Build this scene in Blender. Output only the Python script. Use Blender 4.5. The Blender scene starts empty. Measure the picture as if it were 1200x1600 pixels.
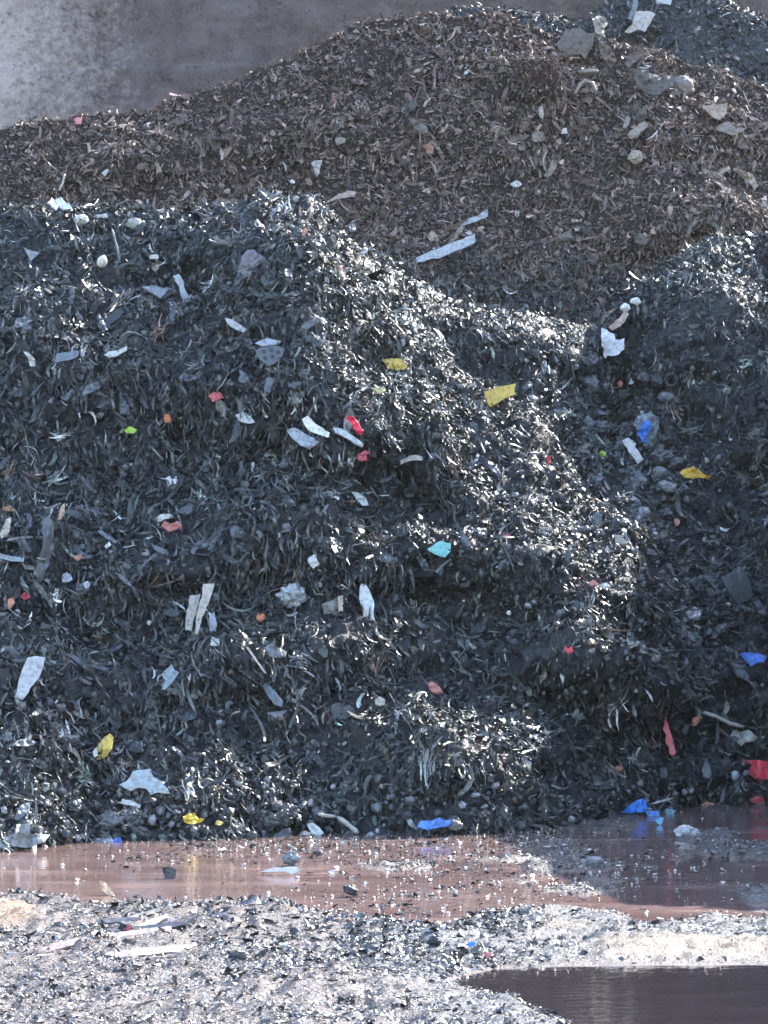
import bpy, bmesh, math, random
import numpy as np
from mathutils import Vector

random.seed(7)
RNG = np.random.default_rng(11)
scene = bpy.context.scene
COL = scene.collection

# ------------------------------------------------------------------ camera
CAM = np.array([0.0, -20.0, 1.8])
PITCH = math.radians(2.13)
FPX = 4000.0
FW = np.array([0, math.cos(PITCH), math.sin(PITCH)])
UP = np.array([0, -math.sin(PITCH), math.cos(PITCH)])
RT = np.array([1.0, 0, 0])
cd = bpy.data.cameras.new('camera')
cam = bpy.data.objects.new('camera', cd)
COL.objects.link(cam)
cam.location = CAM
cam.rotation_euler = (math.pi / 2 + PITCH, 0, 0)
cd.sensor_fit = 'HORIZONTAL'
cd.sensor_width = 36
cd.lens = 36 * FPX / 1200
cd.clip_start = 0.1
cd.clip_end = 2000
scene.camera = cam


def rays(u, v):
    u = np.asarray(u, float)[..., None]
    v = np.asarray(v, float)[..., None]
    return FW + RT * (u - 600) / FPX + UP * (800 - v) / FPX


def at_y(u, v, y):
    d = rays(u, v)
    return CAM + d * ((np.asarray(y, float) + 20.0) / d[..., 1])[..., None]


def at_z(u, v, z):
    d = rays(u, v)
    return CAM + d * ((z - CAM[2]) / d[..., 2])[..., None]


def proj(P):
    q = P - CAM
    f = q @ FW
    return 600 + FPX * (q @ RT) / f, 800 - FPX * (q @ UP) / f, f


# ------------------------------------------------------------------ noise
def _h(i, j, k, s):
    with np.errstate(over='ignore'):
        n = (i.astype(np.uint32) * np.uint32(374761393) + j.astype(np.uint32) * np.uint32(668265263)
             + k.astype(np.uint32) * np.uint32(2147483647) + np.uint32(s * 974711 & 0xffffffff))
        n = (n ^ (n >> np.uint32(13))) * np.uint32(1274126177)
        n = (n ^ (n >> np.uint32(16))) * np.uint32(2246822519)
        n = n ^ (n >> np.uint32(15))
    return n.astype(np.float64) / 4294967295.0 * 2 - 1


def vnoise(P, s=0):
    f = np.floor(P)
    t = P - f
    t = t * t * t * (t * (t * 6 - 15) + 10)
    i = f.astype(np.int64)
    out = 0
    for a in (0, 1):
        wa = t[..., 0] if a else 1 - t[..., 0]
        for b in (0, 1):
            wb = t[..., 1] if b else 1 - t[..., 1]
            for c in (0, 1):
                wc = t[..., 2] if c else 1 - t[..., 2]
                out = out + wa * wb * wc * _h(i[..., 0] + a, i[..., 1] + b, i[..., 2] + c, s)
    return out


def fbm(P, s=0, o=4, g=0.5):
    r, a, tot = 0, 1.0, 0
    for k in range(o):
        r = r + a * vnoise(P * (2.03 ** k) + 17.3 * k, s + k)
        tot += a
        a *= g
    return r / tot


# ------------------------------------------------------------------ materials
def new_mat(name):
    m = bpy.data.materials.new(name)
    m.use_nodes = True
    nt = m.node_tree
    b = nt.nodes['Principled BSDF']
    return m, nt, b


def link(nt, a, b):
    nt.links.new(a, b)


def noise_node(nt, scale, detail=4, rough=0.6, vec=None):
    n = nt.nodes.new('ShaderNodeTexNoise')
    n.inputs['Scale'].default_value = scale
    n.inputs['Detail'].default_value = detail
    n.inputs['Roughness'].default_value = rough
    if vec is not None:
        link(nt, vec, n.inputs['Vector'])
    return n


def ramp(nt, fac, stops):
    r = nt.nodes.new('ShaderNodeValToRGB')
    e = r.color_ramp.elements
    while len(e) < len(stops):
        e.new(0.5)
    for k, (p, c) in enumerate(stops):
        e[k].position = p
        e[k].color = (*c, 1) if len(c) == 3 else c
    link(nt, fac, r.inputs['Fac'])
    return r


def geo_pos(nt):
    return nt.nodes.new('ShaderNodeNewGeometry').outputs['Position']


def mix_col(nt, mode, fac, a, b):
    m = nt.nodes.new('ShaderNodeMix')
    m.data_type = 'RGBA'
    m.blend_type = mode
    for sock, val in ((m.inputs[0], fac), (m.inputs[6], a), (m.inputs[7], b)):
        if hasattr(val, 'links'):
            link(nt, val, sock)
        else:
            sock.default_value = val
    return m.outputs[2]


def mat_tinted(name, bump=0.25, spec=0.5, coat=0.0):
    """Colour and gloss come from each scrap's own tint."""
    m, nt, b = new_mat(name)
    at = nt.nodes.new('ShaderNodeAttribute')
    at.attribute_name = 'tint'
    pos = geo_pos(nt)
    n = noise_node(nt, 38, 3, 0.6, pos)
    dirt = ramp(nt, n.outputs['Fac'], [(0.3, (0.55, 0.53, 0.52)), (0.62, (1.15, 1.15, 1.15))])
    link(nt, mix_col(nt, 'MULTIPLY', 1.0, at.outputs['Color'], dirt.outputs['Color']), b.inputs['Base Color'])
    link(nt, at.outputs['Alpha'], b.inputs['Roughness'])
    b.inputs['Specular IOR Level'].default_value = spec
    if coat:
        b.inputs['Coat Weight'].default_value = coat
        b.inputs['Coat Roughness'].default_value = 0.12
    n2 = noise_node(nt, 60, 5, 0.7, pos)
    bp = nt.nodes.new('ShaderNodeBump')
    bp.inputs['Strength'].default_value = bump
    bp.inputs['Distance'].default_value = 0.01
    link(nt, n2.outputs['Fac'], bp.inputs['Height'])
    link(nt, bp.outputs['Normal'], b.inputs['Normal'])
    return m


M_SCRAP = mat_tinted('wet_scrap', 0.35, 0.6)
M_BROWN = mat_tinted('dry_scrap', 0.3, 0.35)

_pm = {}


def mat_piece(color, rough=0.45, dirt=0.35):
    key = (tuple(color), rough, dirt)
    if key in _pm:
        return _pm[key]
    m, nt, b = new_mat('plastic_scrap')
    pos = nt.nodes.new('ShaderNodeTexCoord').outputs['Object']
    n = noise_node(nt, 14, 5, 0.65, pos)
    c2 = tuple(c * (1 - dirt) + 0.03 * dirt for c in color)
    c3 = tuple(c * (1 - dirt * 0.3) for c in color)
    color = tuple(c * k for c, k in zip(color, (0.64, 0.60, 0.55) if min(color) > 0.3 else (0.9, 0.9, 0.9)))
    r = ramp(nt, n.outputs['Fac'], [(0.32, c2), (0.5, c3), (0.66, color)])
    n3 = noise_node(nt, 24, 6, 0.72, pos)
    sp = ramp(nt, n3.outputs['Fac'], [(0.34, (0.16, 0.145, 0.14)), (0.46, (0.8, 0.78, 0.76)), (0.58, (1, 1, 1))])
    link(nt, mix_col(nt, 'MULTIPLY', 0.75, r.outputs['Color'], sp.outputs['Color']), b.inputs['Base Color'])
    b.inputs['Roughness'].default_value = rough
    bp = nt.nodes.new('ShaderNodeBump')
    bp.inputs['Strength'].default_value = 0.25
    bp.inputs['Distance'].default_value = 0.01
    link(nt, n.outputs['Fac'], bp.inputs['Height'])
    link(nt, bp.outputs['Normal'], b.inputs['Normal'])
    _pm[key] = m
    return m


# ------------------------------------------------------------------ numpy mesh
class Soup:
    """Collects vertices, faces and tints and links them as ONE mesh object."""

    def __init__(self):
        self.V, self.T, self.L, self.N, self.S = [], [], [], [], []
        self.n = 0

    def add(self, V, F, tint, smooth):
        """V (n,3); F (m,k) indices; tint (n,4)"""
        F = np.asarray(F)
        self.V.append(V)
        self.T.append(tint)
        self.L.append((F + self.n).ravel())
        self.N.append(np.full(len(F), F.shape[1], np.int32))
        self.S.append(np.full(len(F), bool(smooth)))
        self.n += len(V)

    def build(self, name, mat):
        V = np.concatenate(self.V).astype(np.float32)
        T = np.concatenate(self.T).astype(np.float32)
        L = np.concatenate(self.L).astype(np.int32)
        N = np.concatenate(self.N)
        S = np.concatenate(self.S)
        me = bpy.data.meshes.new(name)
        me.vertices.add(len(V))
        me.vertices.foreach_set('co', V.ravel())
        me.loops.add(len(L))
        me.loops.foreach_set('vertex_index', L)
        me.polygons.add(len(N))
        st = np.concatenate([[0], np.cumsum(N)[:-1]]).astype(np.int32)
        me.polygons.foreach_set('loop_start', st)
        me.polygons.foreach_set('loop_total', N)
        me.polygons.foreach_set('use_smooth', S)
        a = me.attributes.new('tint', 'FLOAT_COLOR', 'POINT')
        a.data.foreach_set('color', T.ravel())
        me.update(calc_edges=True)
        me.validate()
        me.materials.append(mat)
        o = bpy.data.objects.new(name, me)
        COL.objects.link(o)
        return o


def tag(o, label=None, cat=None, group=None, kind=None):
    if label:
        o['label'] = label
    if cat:
        o['category'] = cat
    if group:
        o['group'] = group
    if kind:
        o['kind'] = kind
    return o


def grid_faces(r, c):
    i = np.arange(r * c).reshape(r, c)
    return np.stack([i[:-1, :-1], i[:-1, 1:], i[1:, 1:], i[1:, :-1]], -1).reshape(-1, 4)


def unit(a):
    return a / np.maximum(np.linalg.norm(a, axis=-1, keepdims=True), 1e-9)


def grid_normals(P):
    du = np.gradient(P, axis=1)
    dv = np.gradient(P, axis=0)
    return unit(np.cross(du, dv))


def smooth2(A, k):
    for _ in range(k):
        B = A.copy()
        B[1:-1] = (A[:-2] + 2 * A[1:-1] + A[2:]) / 4
        A = B.copy()
        A[:, 1:-1] = (B[:, :-2] + 2 * B[:, 1:-1] + B[:, 2:]) / 4
    return A


# ------------------------------------------------------------------ heaps
def bumps(u, v, lst):
    r = np.zeros_like(u)
    for (cu, cv, su, sv, ang, amp) in lst:
        a = math.radians(ang)
        x = (u - cu) * math.cos(a) + (v - cv) * math.sin(a)
        y = -(u - cu) * math.sin(a) + (v - cv) * math.cos(a)
        r += amp * np.exp(-(x / su) ** 2 - (y / sv) ** 2)
    return r


def heap_surface(us, base, crest, yb, yc, relief, rows, n_amp, seed, power=1.0, back=3.0, rough_edge=7):
    """Face of a heap from its foot up to its crest, then down behind it."""
    ub, vb = zip(*base)
    uc, vc = zip(*crest)
    C = len(us)
    VB = np.interp(us, ub, vb)
    VC = np.interp(us, uc, vc) + rough_edge * fbm(np.stack([us / 45.0, us * 0, us * 0], -1), seed + 40, 3)
    YB = np.interp(us, *zip(*yb)) if not callable(yb) else yb(us, VB)
    YC = np.interp(us, *zip(*yc))
    t = np.linspace(-0.04, 1, rows)[:, None]
    U = np.broadcast_to(us, (rows, C)).copy()
    V = VB + (VC - VB) * t
    Y = YB + (YC - YB) * np.sign(t) * np.abs(t) ** power
    fade = np.clip((1 - t) / 0.06, 0, 1)
    Y = Y + bumps(U, V, relief) * np.clip(fade, 0.15, 1)
    P = at_y(U, V, Y)
    # the far side
    kb = np.linspace(0, 1, 16)[1:, None, None] ** 1.5
    top = P[-1]
    B = np.broadcast_to(top, (15, C, 3)).copy()
    B[..., 1] += kb[..., 0] * back
    B[..., 2] -= kb[..., 0] ** 1.3 * back * 0.9
    P = np.concatenate([P, B])
    U = np.concatenate([U, np.broadcast_to(us, (15, C))])
    N = grid_normals(smooth2(P, 6))
    d = 0.022 * fbm(P * 20, seed + 21, 2) + n_amp[0] * fbm(P * 0.9, seed, 2) + n_amp[1] * fbm(P * np.array([2.2, 2.2, 3.2]), seed + 5, 3) \
        + n_amp[2] * fbm(P * 8, seed + 9, 3)
    # slumped shelves: lips that stand proud over recesses
    sh = fbm(P * np.array([1.0, 1.0, 2.0]), seed + 13, 3)
    d = d + n_amp[3] * np.abs(sh) ** 0.7 * np.sign(sh)
    # the crest line stays a line
    tt = np.concatenate([t[:, 0], np.full(15, 1.0)])
    d = d * (1 - 0.75 * np.exp(-((tt - 1) / 0.07) ** 2))[:, None]
    P = P + N * d[..., None]
    return P


def ground_y(u, v):
    return at_z(u, v, 0.0)[..., 1]


US_F = np.concatenate([np.linspace(-700, -110, 60)[:-1], np.linspace(-110, 1310, 570), np.linspace(1310, 2100, 80)[1:]])
FRONT_BASE = [(-700, 1330), (0, 1326), (300, 1312), (500, 1302), (700, 1300), (830, 1290), (900, 1280), (1000, 1268), (1200, 1252), (1300, 1258), (1410, 1300), (1500, 1385), (1700, 1425), (2100, 1435)]  # right end is an unseen hump, added to shade the puddle
FRONT_CREST = [(-700, 360), (0, 322), (60, 326), (110, 322), (200, 328), (300, 326), (370, 318), (430, 306), (490, 312), (525, 335), (560, 385),
               (640, 440), (700, 468), (760, 484), (850, 490), (935, 512), (965, 490), (1000, 448), (1060, 400), (1120, 372),
               (1200, 362), (1260, 372), (1350, 430), (1450, 460), (1800, 440), (2100, 600)]
FRONT_RELIEF = [
    (470, 420, 170, 110, 20, -0.45), (250, 560, 240, 110, 0, -0.30), (120, 1000, 230, 120, 0, 0.12), (90, 470, 90, 120, 0, -0.25),
    (330, 460, 130, 60, 0, 0.30), (585, 640, 150, 95, 30, -0.70), (770, 760, 170, 90, 45, -0.75),
    (935, 915, 190, 140, 55, -1.3), (1115, 900, 75, 170, -8, 0.6), (620, 770, 150, 45, 12, 0.25), (650, 850, 150, 45, 5, -0.35),
    (640, 950, 230, 45, 5, 0.35), (930, 1030, 140, 60, 10, -0.55), (800, 1090, 150, 50, 5, 0.30),
    (500, 1080, 230, 50, 0, 0.28), (730, 1190, 140, 100, 10, -0.75), (200, 880, 200, 55, 0, -0.22),
    (160, 980, 220, 45, 0, 0.22), (250, 720, 200, 50, 0, 0.2), (230, 1060, 260, 50, 0, -0.22), (300, 1150, 260, 50, 0, 0.22),
    (970, 640, 60, 190, 8, 0.75), (1040, 830, 70, 140, -10, 0.35), (1090, 500, 120, 90, 30, -0.40),
    (1185, 640, 60, 120, 10, -0.35), (720, 570, 110, 50, 40, 0.35), (820, 520, 90, 50, 20, -0.35), (1130, 930, 120, 60, 0, -0.3),
    (1130, 1040, 140, 60, 0, -0.2), (800, 500, 120, 30, 10, -0.3),
]
FY_C = [(-700, 4.6), (0, 4.2), (300, 4.2), (480, 3.9), (560, 4.3), (640, 5.2), (850, 6.6), (940, 7.0), (1000, 7.3), (1200, 8.0), (1260, 7.8), (1350, 6.3), (1450, 3.0), (1530, 0.8), (1650, -0.9), (2100, -1.1)]  # last columns pull the added hump forward to lengthen its shadow
PF = heap_surface(US_F, FRONT_BASE, FRONT_CREST, ground_y, FY_C, FRONT_RELIEF, 420, (0.18, 0.16, 0.10, 0.13), 3, 1.05, 3.0)

US_B = np.concatenate([np.linspace(-600, -110, 40)[:-1], np.linspace(-110, 1310, 480), np.linspace(1310, 1900, 40)[1:]])
BROWN_BASE = [(-600, 950), (1900, 950)]
BROWN_CREST = [(-600, 330), (-100, 215), (0, 200), (80, 184), (130, 186), (180, 180), (250, 166), (330, 138), (400, 112), (450, 88), (500, 68), (560, 42),
               (600, 30), (700, 22), (770, 26), (830, 44), (880, 58), (960, 66), (1030, 80), (1100, 105), (1160, 130), (1200, 140), (1310, 150), (1900, 330)]
BROWN_RELIEF = [(850, 130, 70, 50, 0, -0.45), (1120, 345, 160, 45, 0, -0.55), (1080, 200, 120, 40, 0, -0.3), (600, 200, 200, 40, 0, -0.2),
                (500, 300, 250, 40, 0, 0.2), (250, 240, 150, 40, -15, -0.2), (820, 420, 160, 30, 10, -0.15)]
PB = heap_surface(US_B, BROWN_BASE, BROWN_CREST, [(-600, 5.5), (500, 5.6), (800, 6.9), (1900, 6.9)],
                  [(-600, 9.0), (0, 9.2), (600, 10.4), (900, 10.6), (1200, 10.6), (1900, 10.0)], BROWN_RELIEF, 360, (0.14, 0.11, 0.08, 0.09), 23, 1.0, 3.0)

US_D = np.linspace(560, 1700, 260)
DARK_BASE = [(560, 330), (1700, 330)]
DARK_CREST = [(560, 60), (660, 34), (700, 18), (760, 8), (850, 30), (925, 30), (955, -6), (1000, -30), (1060, -38), (1120, -12), (1160, 14), (1200, 32), (1400, 110), (1700, 240)]
PD = heap_surface(US_D, DARK_BASE, DARK_CREST, [(560, 10.2), (1700, 10.2)], [(560, 11.9), (1700, 11.9)], [], 130, (0.12, 0.08, 0.05, 0.1), 43, 1.0, 1.5)


class Surf:
    def __init__(self, P, rows_front):
        self.P = P
        self.N = grid_normals(smooth2(P, 2))
        self.NS = grid_normals(smooth2(P, 12))
        self.u, self.v, self.f = proj(P)
        self.rf = rows_front
        a = P[1:, 1:] - P[:-1, :-1]
        b = P[1:, :-1] - P[:-1, 1:]
        self.area = 0.5 * np.linalg.norm(np.cross(a, b), axis=-1)

    def hit(self, u, v):
        d = (self.u - u) ** 2 + (self.v - v) ** 2
        m = d < 9 ** 2
        if not m.any():
            return None
        f = np.where(m, self.f, 1e9)
        k = np.unravel_index(np.argmin(f), f.shape)
        return self.P[k], self.NS[k], f[k]

    def sample(self, n, dens):
        """n random points on the face, weighted by area times dens(u, v)."""
        w = self.area * dens(self.u[:-1, :-1], self.v[:-1, :-1])
        w = w.ravel() / w.sum()
        idx = RNG.choice(len(w), n, p=w)
        r, c = np.divmod(idx, self.area.shape[1])
        a, b = RNG.random((2, n, 1))
        P = (self.P[r, c] * (1 - a) * (1 - b) + self.P[r + 1, c] * a * (1 - b) + self.P[r, c + 1] * (1 - a) * b + self.P[r + 1, c + 1] * a * b)
        return P, self.NS[r, c], self.N[r, c]


SF, SB, SD = Surf(PF, 420), Surf(PB, 360), Surf(PD, 130)

# ------------------------------------------------------------------ ground
SHORE = [(-600, 1392), (0, 1396), (100, 1400), (150, 1414), (250, 1408), (340, 1402), (420, 1408), (480, 1424), (560, 1440), (620, 1452), (700, 1450),
         (750, 1430), (800, 1420), (870, 1414), (950, 1424), (1000, 1442), (1060, 1440), (1110, 1424), (1200, 1436), (2000, 1436)]
POND_T = [(680, 1540), (720, 1522), (770, 1512), (900, 1508), (1200, 1507), (2200, 1506)]
POND_L = [(1500, 640), (1530, 690), (1550, 735), (1570, 800), (1600, 880), (1700, 960)]


def axis(lo, a, b, hi, fine, n):
    f = np.arange(a, b, fine)
    l = a - (a - lo) * (np.linspace(1, 0, n + 1)[:-1] ** 3)
    r = b + (hi - b) * (np.linspace(0, 1, n + 1) ** 3)
    return np.concatenate([l, f, r])


GX = axis(-120, -4.6, 4.8, 120, 0.022, 30)
GYa = axis(-120, -10.6, 5.0, 120, 0.03, 30)
gx, gy = np.meshgrid(GX, GYa)
G0 = np.stack([gx, gy, gx * 0], -1)
inv = gy > -19
gu, gv, _ = proj(np.where(inv[..., None], G0, np.array([0, -9.0, 0])))
wob = 6 * fbm(G0 * np.array([2.0, 1.2, 1]), 61, 3)
up_d = np.interp(gu, *zip(*SHORE)) - gv + wob          # >0 inside the big puddle
pond_d = np.minimum(gv - np.interp(gu, *zip(*POND_T)), (gu - np.interp(gv, *zip(*POND_L))) * 0.45) + wob * 0.6
pond_d = np.where(gu < 620, -50, pond_d)
inside = np.maximum(up_d, pond_d)
# low shoals of sludge break the water on the right
shoal = fbm(G0 * np.array([1.6, 1.0, 1]), 66, 4) * 60 + np.clip((gu - 700) / 12, -40, 14) + np.clip((gv - 1330) / 5, -30, 8) - 20
inside = np.where(gv < 1500, np.minimum(inside, -shoal * 0.7 + 3), inside)
far_away = (np.abs(gx) > 6) | (gy < -10.9)
inside = np.where(gy < -10.9, -30, inside)
land = np.clip(-inside / 14.0, -1, 1)
hn = fbm(G0 * np.array([1.1, 0.8, 1]), 71, 3)
hf = fbm(G0 * np.array([5, 3.2, 1]), 77, 4)
hc = fbm(G0 * np.array([3.2, 2.0, 1]), 87, 4)
gz = np.where(land > 0, 0.010 + land * (0.012 + 0.02 * hn + 0.02 * hf + 0.085 * np.clip(hc - 0.08, 0, 1) * np.clip((950 - gu) / 200, .25, 1)) + 0.026 * hf * np.clip(land * 2, 0, 1), land * 0.07 + 0.006)
gz += np.where(inside > -2, 0.0, 0.024) * fbm(G0 * np.array([14, 10, 1]), 81, 3)
sandm = np.clip(1.3 - ((gu - 1130) / 190) ** 2, 0, 1) * np.clip(1 - np.abs((gv - 1488 - 10 * hn) / 19), 0, 1) \
    + np.clip(1 - ((gu - 880) / 60) ** 2 - ((gv - 1455) / 10) ** 2, 0, 1) * 0.4
sandm = np.clip(sandm * 2.0 + 0.5 * hf, 0, 1) * (sandm > 0.02)
ochre = np.clip(1.2 - ((gu + 10) / 75) ** 2 - ((gv - 1434) / 24) ** 2 + 0.4 * hf, 0, 1)
gz += 0.05 * ochre + 0.008 * sandm
G = np.stack([gx, gy, gz], -1)
g = Soup()
Tg = np.zeros(G.shape[:2] + (4,))
Tg[..., 0] = sandm
Tg[..., 1] = ochre
Tg[..., 2] = np.clip((gu - 520) / 240 + 0.9 * hn, 0, 1) * np.clip(-inside / 8, 0, 1)   # bluish wet mud on the right, with its shade painted in
Tg[..., 3] = 1
g.add(G.reshape(-1, 3), grid_faces(*G.shape[:2]), Tg.reshape(-1, 4), True)
m, nt, b = new_mat('mud')
at = nt.nodes.new('ShaderNodeAttribute')
at.attribute_name = 'tint'
sep = nt.nodes.new('ShaderNodeSeparateColor')
link(nt, at.outputs['Color'], sep.inputs[0])
pos = geo_pos(nt)
n1 = noise_node(nt, 5, 6, 0.65, pos)
mud = ramp(nt, n1.outputs['Fac'], [(0.36, (0.012, 0.009, 0.009)), (0.48, (0.05, 0.037, 0.033)), (0.68, (0.115, 0.088, 0.078))])
n1b = noise_node(nt, 9, 5, 0.65, pos)
shaded_mud = ramp(nt, n1b.outputs['Fac'], [(0.3, (0.014, 0.015, 0.018)), (0.7, (0.06, 0.061, 0.066))])  # wet mud colour with the right bank's shade painted in
c = mix_col(nt, 'MIX', sep.outputs[2], mud.outputs['Color'], shaded_mud.outputs['Color'])
n2 = noise_node(nt, 18, 4, 0.6, pos)
sand = ramp(nt, n2.outputs['Fac'], [(0.3, (0.07, 0.05, 0.033)), (0.7, (0.15, 0.112, 0.075))])
c = mix_col(nt, 'MIX', sep.outputs[0], c, sand.outputs['Color'])
oc = ramp(nt, n2.outputs['Fac'], [(0.3, (0.14, 0.08, 0.04)), (0.7, (0.2, 0.125, 0.07))])
c = mix_col(nt, 'MIX', sep.outputs[1], c, oc.outputs['Color'])
link(nt, c, b.inputs['Base Color'])
rr = ramp(nt, n1b.outputs['Fac'], [(0.35, (0.24, 0.24, 0.24)), (0.65, (0.5, 0.5, 0.5))])
link(nt, rr.outputs['Color'], b.inputs['Roughness'])
n3 = noise_node(nt, 45, 4, 0.7, pos)
bp = nt.nodes.new('ShaderNodeBump')
bp.inputs['Strength'].default_value = 0.8
bp.inputs['Distance'].default_value = 0.025
link(nt, n3.outputs['Fac'], bp.inputs['Height'])
link(nt, bp.outputs['Normal'], b.inputs['Normal'])
ground = tag(g.build('ground', m), kind='structure')

# water
def water_mat(name, c0, c1, scm=0.3):
    m, nt, b = new_mat(name)
    pos = geo_pos(nt)
    mq = nt.nodes.new('ShaderNodeMapping')
    mq.inputs['Scale'].default_value = (0.5, 1.6, 1)
    link(nt, pos, mq.inputs['Vector'])
    n1 = noise_node(nt, 1.6, 6, 0.68, mq.outputs['Vector'])
    scum = ramp(nt, n1.outputs['Fac'], [(0.5, (0.04, 0.04, 0.04)), (0.68, (scm, scm, scm))])
    link(nt, scum.outputs['Color'], b.inputs['Roughness'])
    r = ramp(nt, n1.outputs['Fac'], [(0.3, c0), (0.7, c1)])
    link(nt, r.outputs['Color'], b.inputs['Base Color'])
    b.inputs['IOR'].default_value = 1.33
    mp = nt.nodes.new('ShaderNodeMapping')
    mp.inputs['Scale'].default_value = (2.5, 6, 1)
    link(nt, pos, mp.inputs['Vector'])
    n2 = noise_node(nt, 2.2, 3, 0.55, mp.outputs['Vector'])
    bp = nt.nodes.new('ShaderNodeBump')
    bp.inputs['Strength'].default_value = 0.12
    bp.inputs['Distance'].default_value = 0.02
    link(nt, n2.outputs['Fac'], bp.inputs['Height'])
    link(nt, bp.outputs['Normal'], b.inputs['Normal'])
    return m


M_WATER = water_mat('reddish_water', (0.085, 0.052, 0.047), (0.175, 0.118, 0.105))
M_POND = water_mat('dark_water', (0.012, 0.010, 0.011), (0.026, 0.021, 0.022), 0.06)


def water(x0, x1, y0, y1, mat):
    me = bpy.data.meshes.new('water')
    me.from_pydata([(x0, y0, 0), (x1, y0, 0), (x1, y1, 0), (x0, y1, 0)], [], [(0, 1, 2, 3)])
    me.materials.append(mat)
    o = bpy.data.objects.new('water', me)
    COL.objects.link(o)
    return tag(o, kind='structure')


water(-12, 12, -6.45, 6, M_WATER)
water(0.2, 9, -10.85, -6.45, M_POND)

# ------------------------------------------------------------------ wall
wx = np.concatenate([np.linspace(-16, -5.6, 50)[:-1], np.linspace(-5.6, 5.6, 420), np.linspace(5.6, 18, 50)[1:]])
wz = np.concatenate([np.linspace(-0.2, 6, 30)[:-1], np.linspace(6, 10.6, 190)])
X, Z = np.meshgrid(wx, wz)
Q = np.stack([X, X * 0, Z], -1)
step = 0.05 * np.clip((Z + 0.15 * fbm(Q * np.array([0.6, 1, 0.2]), 5, 3) - 9.0) / 0.06, 0, 1) + 0.05 * np.clip((Z + 0.1 * fbm(Q * 0.8, 8, 3) - 8.1) / 0.05, 0, 1)
Yw = 14 + 0.09 * fbm(Q * 0.6, 91, 3) + 0.06 * fbm(Q * np.array([2.4, 1, 3.0]), 95, 5, .7) + step
W = np.stack([X, Yw, Z], -1)
Wb = W.copy()[::-1]
Wb[..., 1] = 14.9
top = np.concatenate([W, Wb])
s = Soup()
s.add(top.reshape(-1, 3), grid_faces(*top.shape[:2]), np.ones((top.shape[0] * top.shape[1], 4)), True)
m, nt, b = new_mat('stained_concrete')
pos = geo_pos(nt)
n1 = noise_node(nt, 2.2, 9, 0.75, pos)
base = ramp(nt, n1.outputs['Fac'], [(0.34, (0.088, 0.061, 0.054)), (0.46, (0.14, 0.104, 0.095)), (0.66, (0.20, 0.153, 0.142))])
n2 = noise_node(nt, 9, 8, 0.8, pos)
# pale patches, more of them towards one end
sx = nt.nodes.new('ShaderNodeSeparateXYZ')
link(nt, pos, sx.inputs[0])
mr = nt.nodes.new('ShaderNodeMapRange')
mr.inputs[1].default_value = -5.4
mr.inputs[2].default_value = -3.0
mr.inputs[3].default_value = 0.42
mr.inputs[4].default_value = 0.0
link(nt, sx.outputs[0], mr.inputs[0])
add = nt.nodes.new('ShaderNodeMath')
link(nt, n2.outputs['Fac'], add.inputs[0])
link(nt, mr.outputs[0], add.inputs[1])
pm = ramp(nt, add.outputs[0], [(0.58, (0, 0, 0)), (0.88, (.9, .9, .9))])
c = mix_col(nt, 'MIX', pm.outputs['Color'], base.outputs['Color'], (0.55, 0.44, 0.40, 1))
mp = nt.nodes.new('ShaderNodeMapping')
mp.inputs['Scale'].default_value = (1.6, 1, 0.5)
link(nt, pos, mp.inputs['Vector'])
n4 = noise_node(nt, 1.0, 4, 0.6, mp.outputs['Vector'])
st = ramp(nt, n4.outputs['Fac'], [(0.35, (0.7, 0.68, 0.68)), (0.6, (1.1, 1.1, 1.1))])
c = mix_col(nt, 'MULTIPLY', 0.6, c, st.outputs['Color'])
n5 = noise_node(nt, 16, 3, 0.6, pos)
pit = ramp(nt, n5.outputs['Fac'], [(0.30, (0.35, 0.32, 0.32)), (0.40, (1, 1, 1)), (0.71, (1, 1, 1)), (0.76, (1.9, 1.8, 1.75))])
c = mix_col(nt, 'MULTIPLY', 0.8, c, pit.outputs['Color'])
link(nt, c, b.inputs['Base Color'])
b.inputs['Roughness'].default_value = 0.8
bp = nt.nodes.new('ShaderNodeBump')
bp.inputs['Strength'].default_value = 1.0
bp.inputs['Distance'].default_value = 0.09
link(nt, n2.outputs['Fac'], bp.inputs['Height'])
link(nt, bp.outputs['Normal'], b.inputs['Normal'])
wall = tag(s.build('concrete_wall', m), 'dark stained concrete wall with pale patches behind the scrap heaps', 'wall')

# ------------------------------------------------------------------ the pieces one can point at
KEEP = []          # (centre, radius) so that loose shreds do not bury a piece


def find(u, v, where):
    best = None
    if where == 'ground':
        P = at_z(u, v, 0.03)
        return P, np.array([0, 0, 1.0]), 0
    for S in {'any': (SF, SB, SD), 'front': (SF,), 'brown': (SB,), 'far': (SD,)}[where]:
        h = S.hit(u, v)
        if h and (best is None or h[2] < best[2]):
            best = h
    return best


def bm_obj(name, bm, mat, parent=None, smooth=False):
    me = bpy.data.meshes.new(name)
    bmesh.ops.recalc_face_normals(bm, faces=bm.faces)
    bm.to_mesh(me)
    bm.free()
    if smooth:
        me.polygons.foreach_set('use_smooth', [True] * len(me.polygons))
    me.materials.append(mat)
    o = bpy.data.objects.new(name, me)
    COL.objects.link(o)
    if parent is not None:
        o.parent = parent
    return o


def frame(u, v, where, lean, lift, jitter=0.2):
    h = find(u, v, where)
    if h is None:
        h = find(u, v + 14, where) or find(u, v + 30, where)
    P, n, _ = h
    tc = unit(CAM - P)
    n = unit(n * (1 - lean) + tc * lean + np.array([random.uniform(-1, 1) for _ in range(3)]) * jitter)
    for _ in range(6):
        if n @ tc > (0.5 if where != 'ground' else 0.1):
            break
        n = unit(n + tc * 0.35)
    return P + unit(tc * 0.5 + n * 0.5) * lift, n


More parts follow.
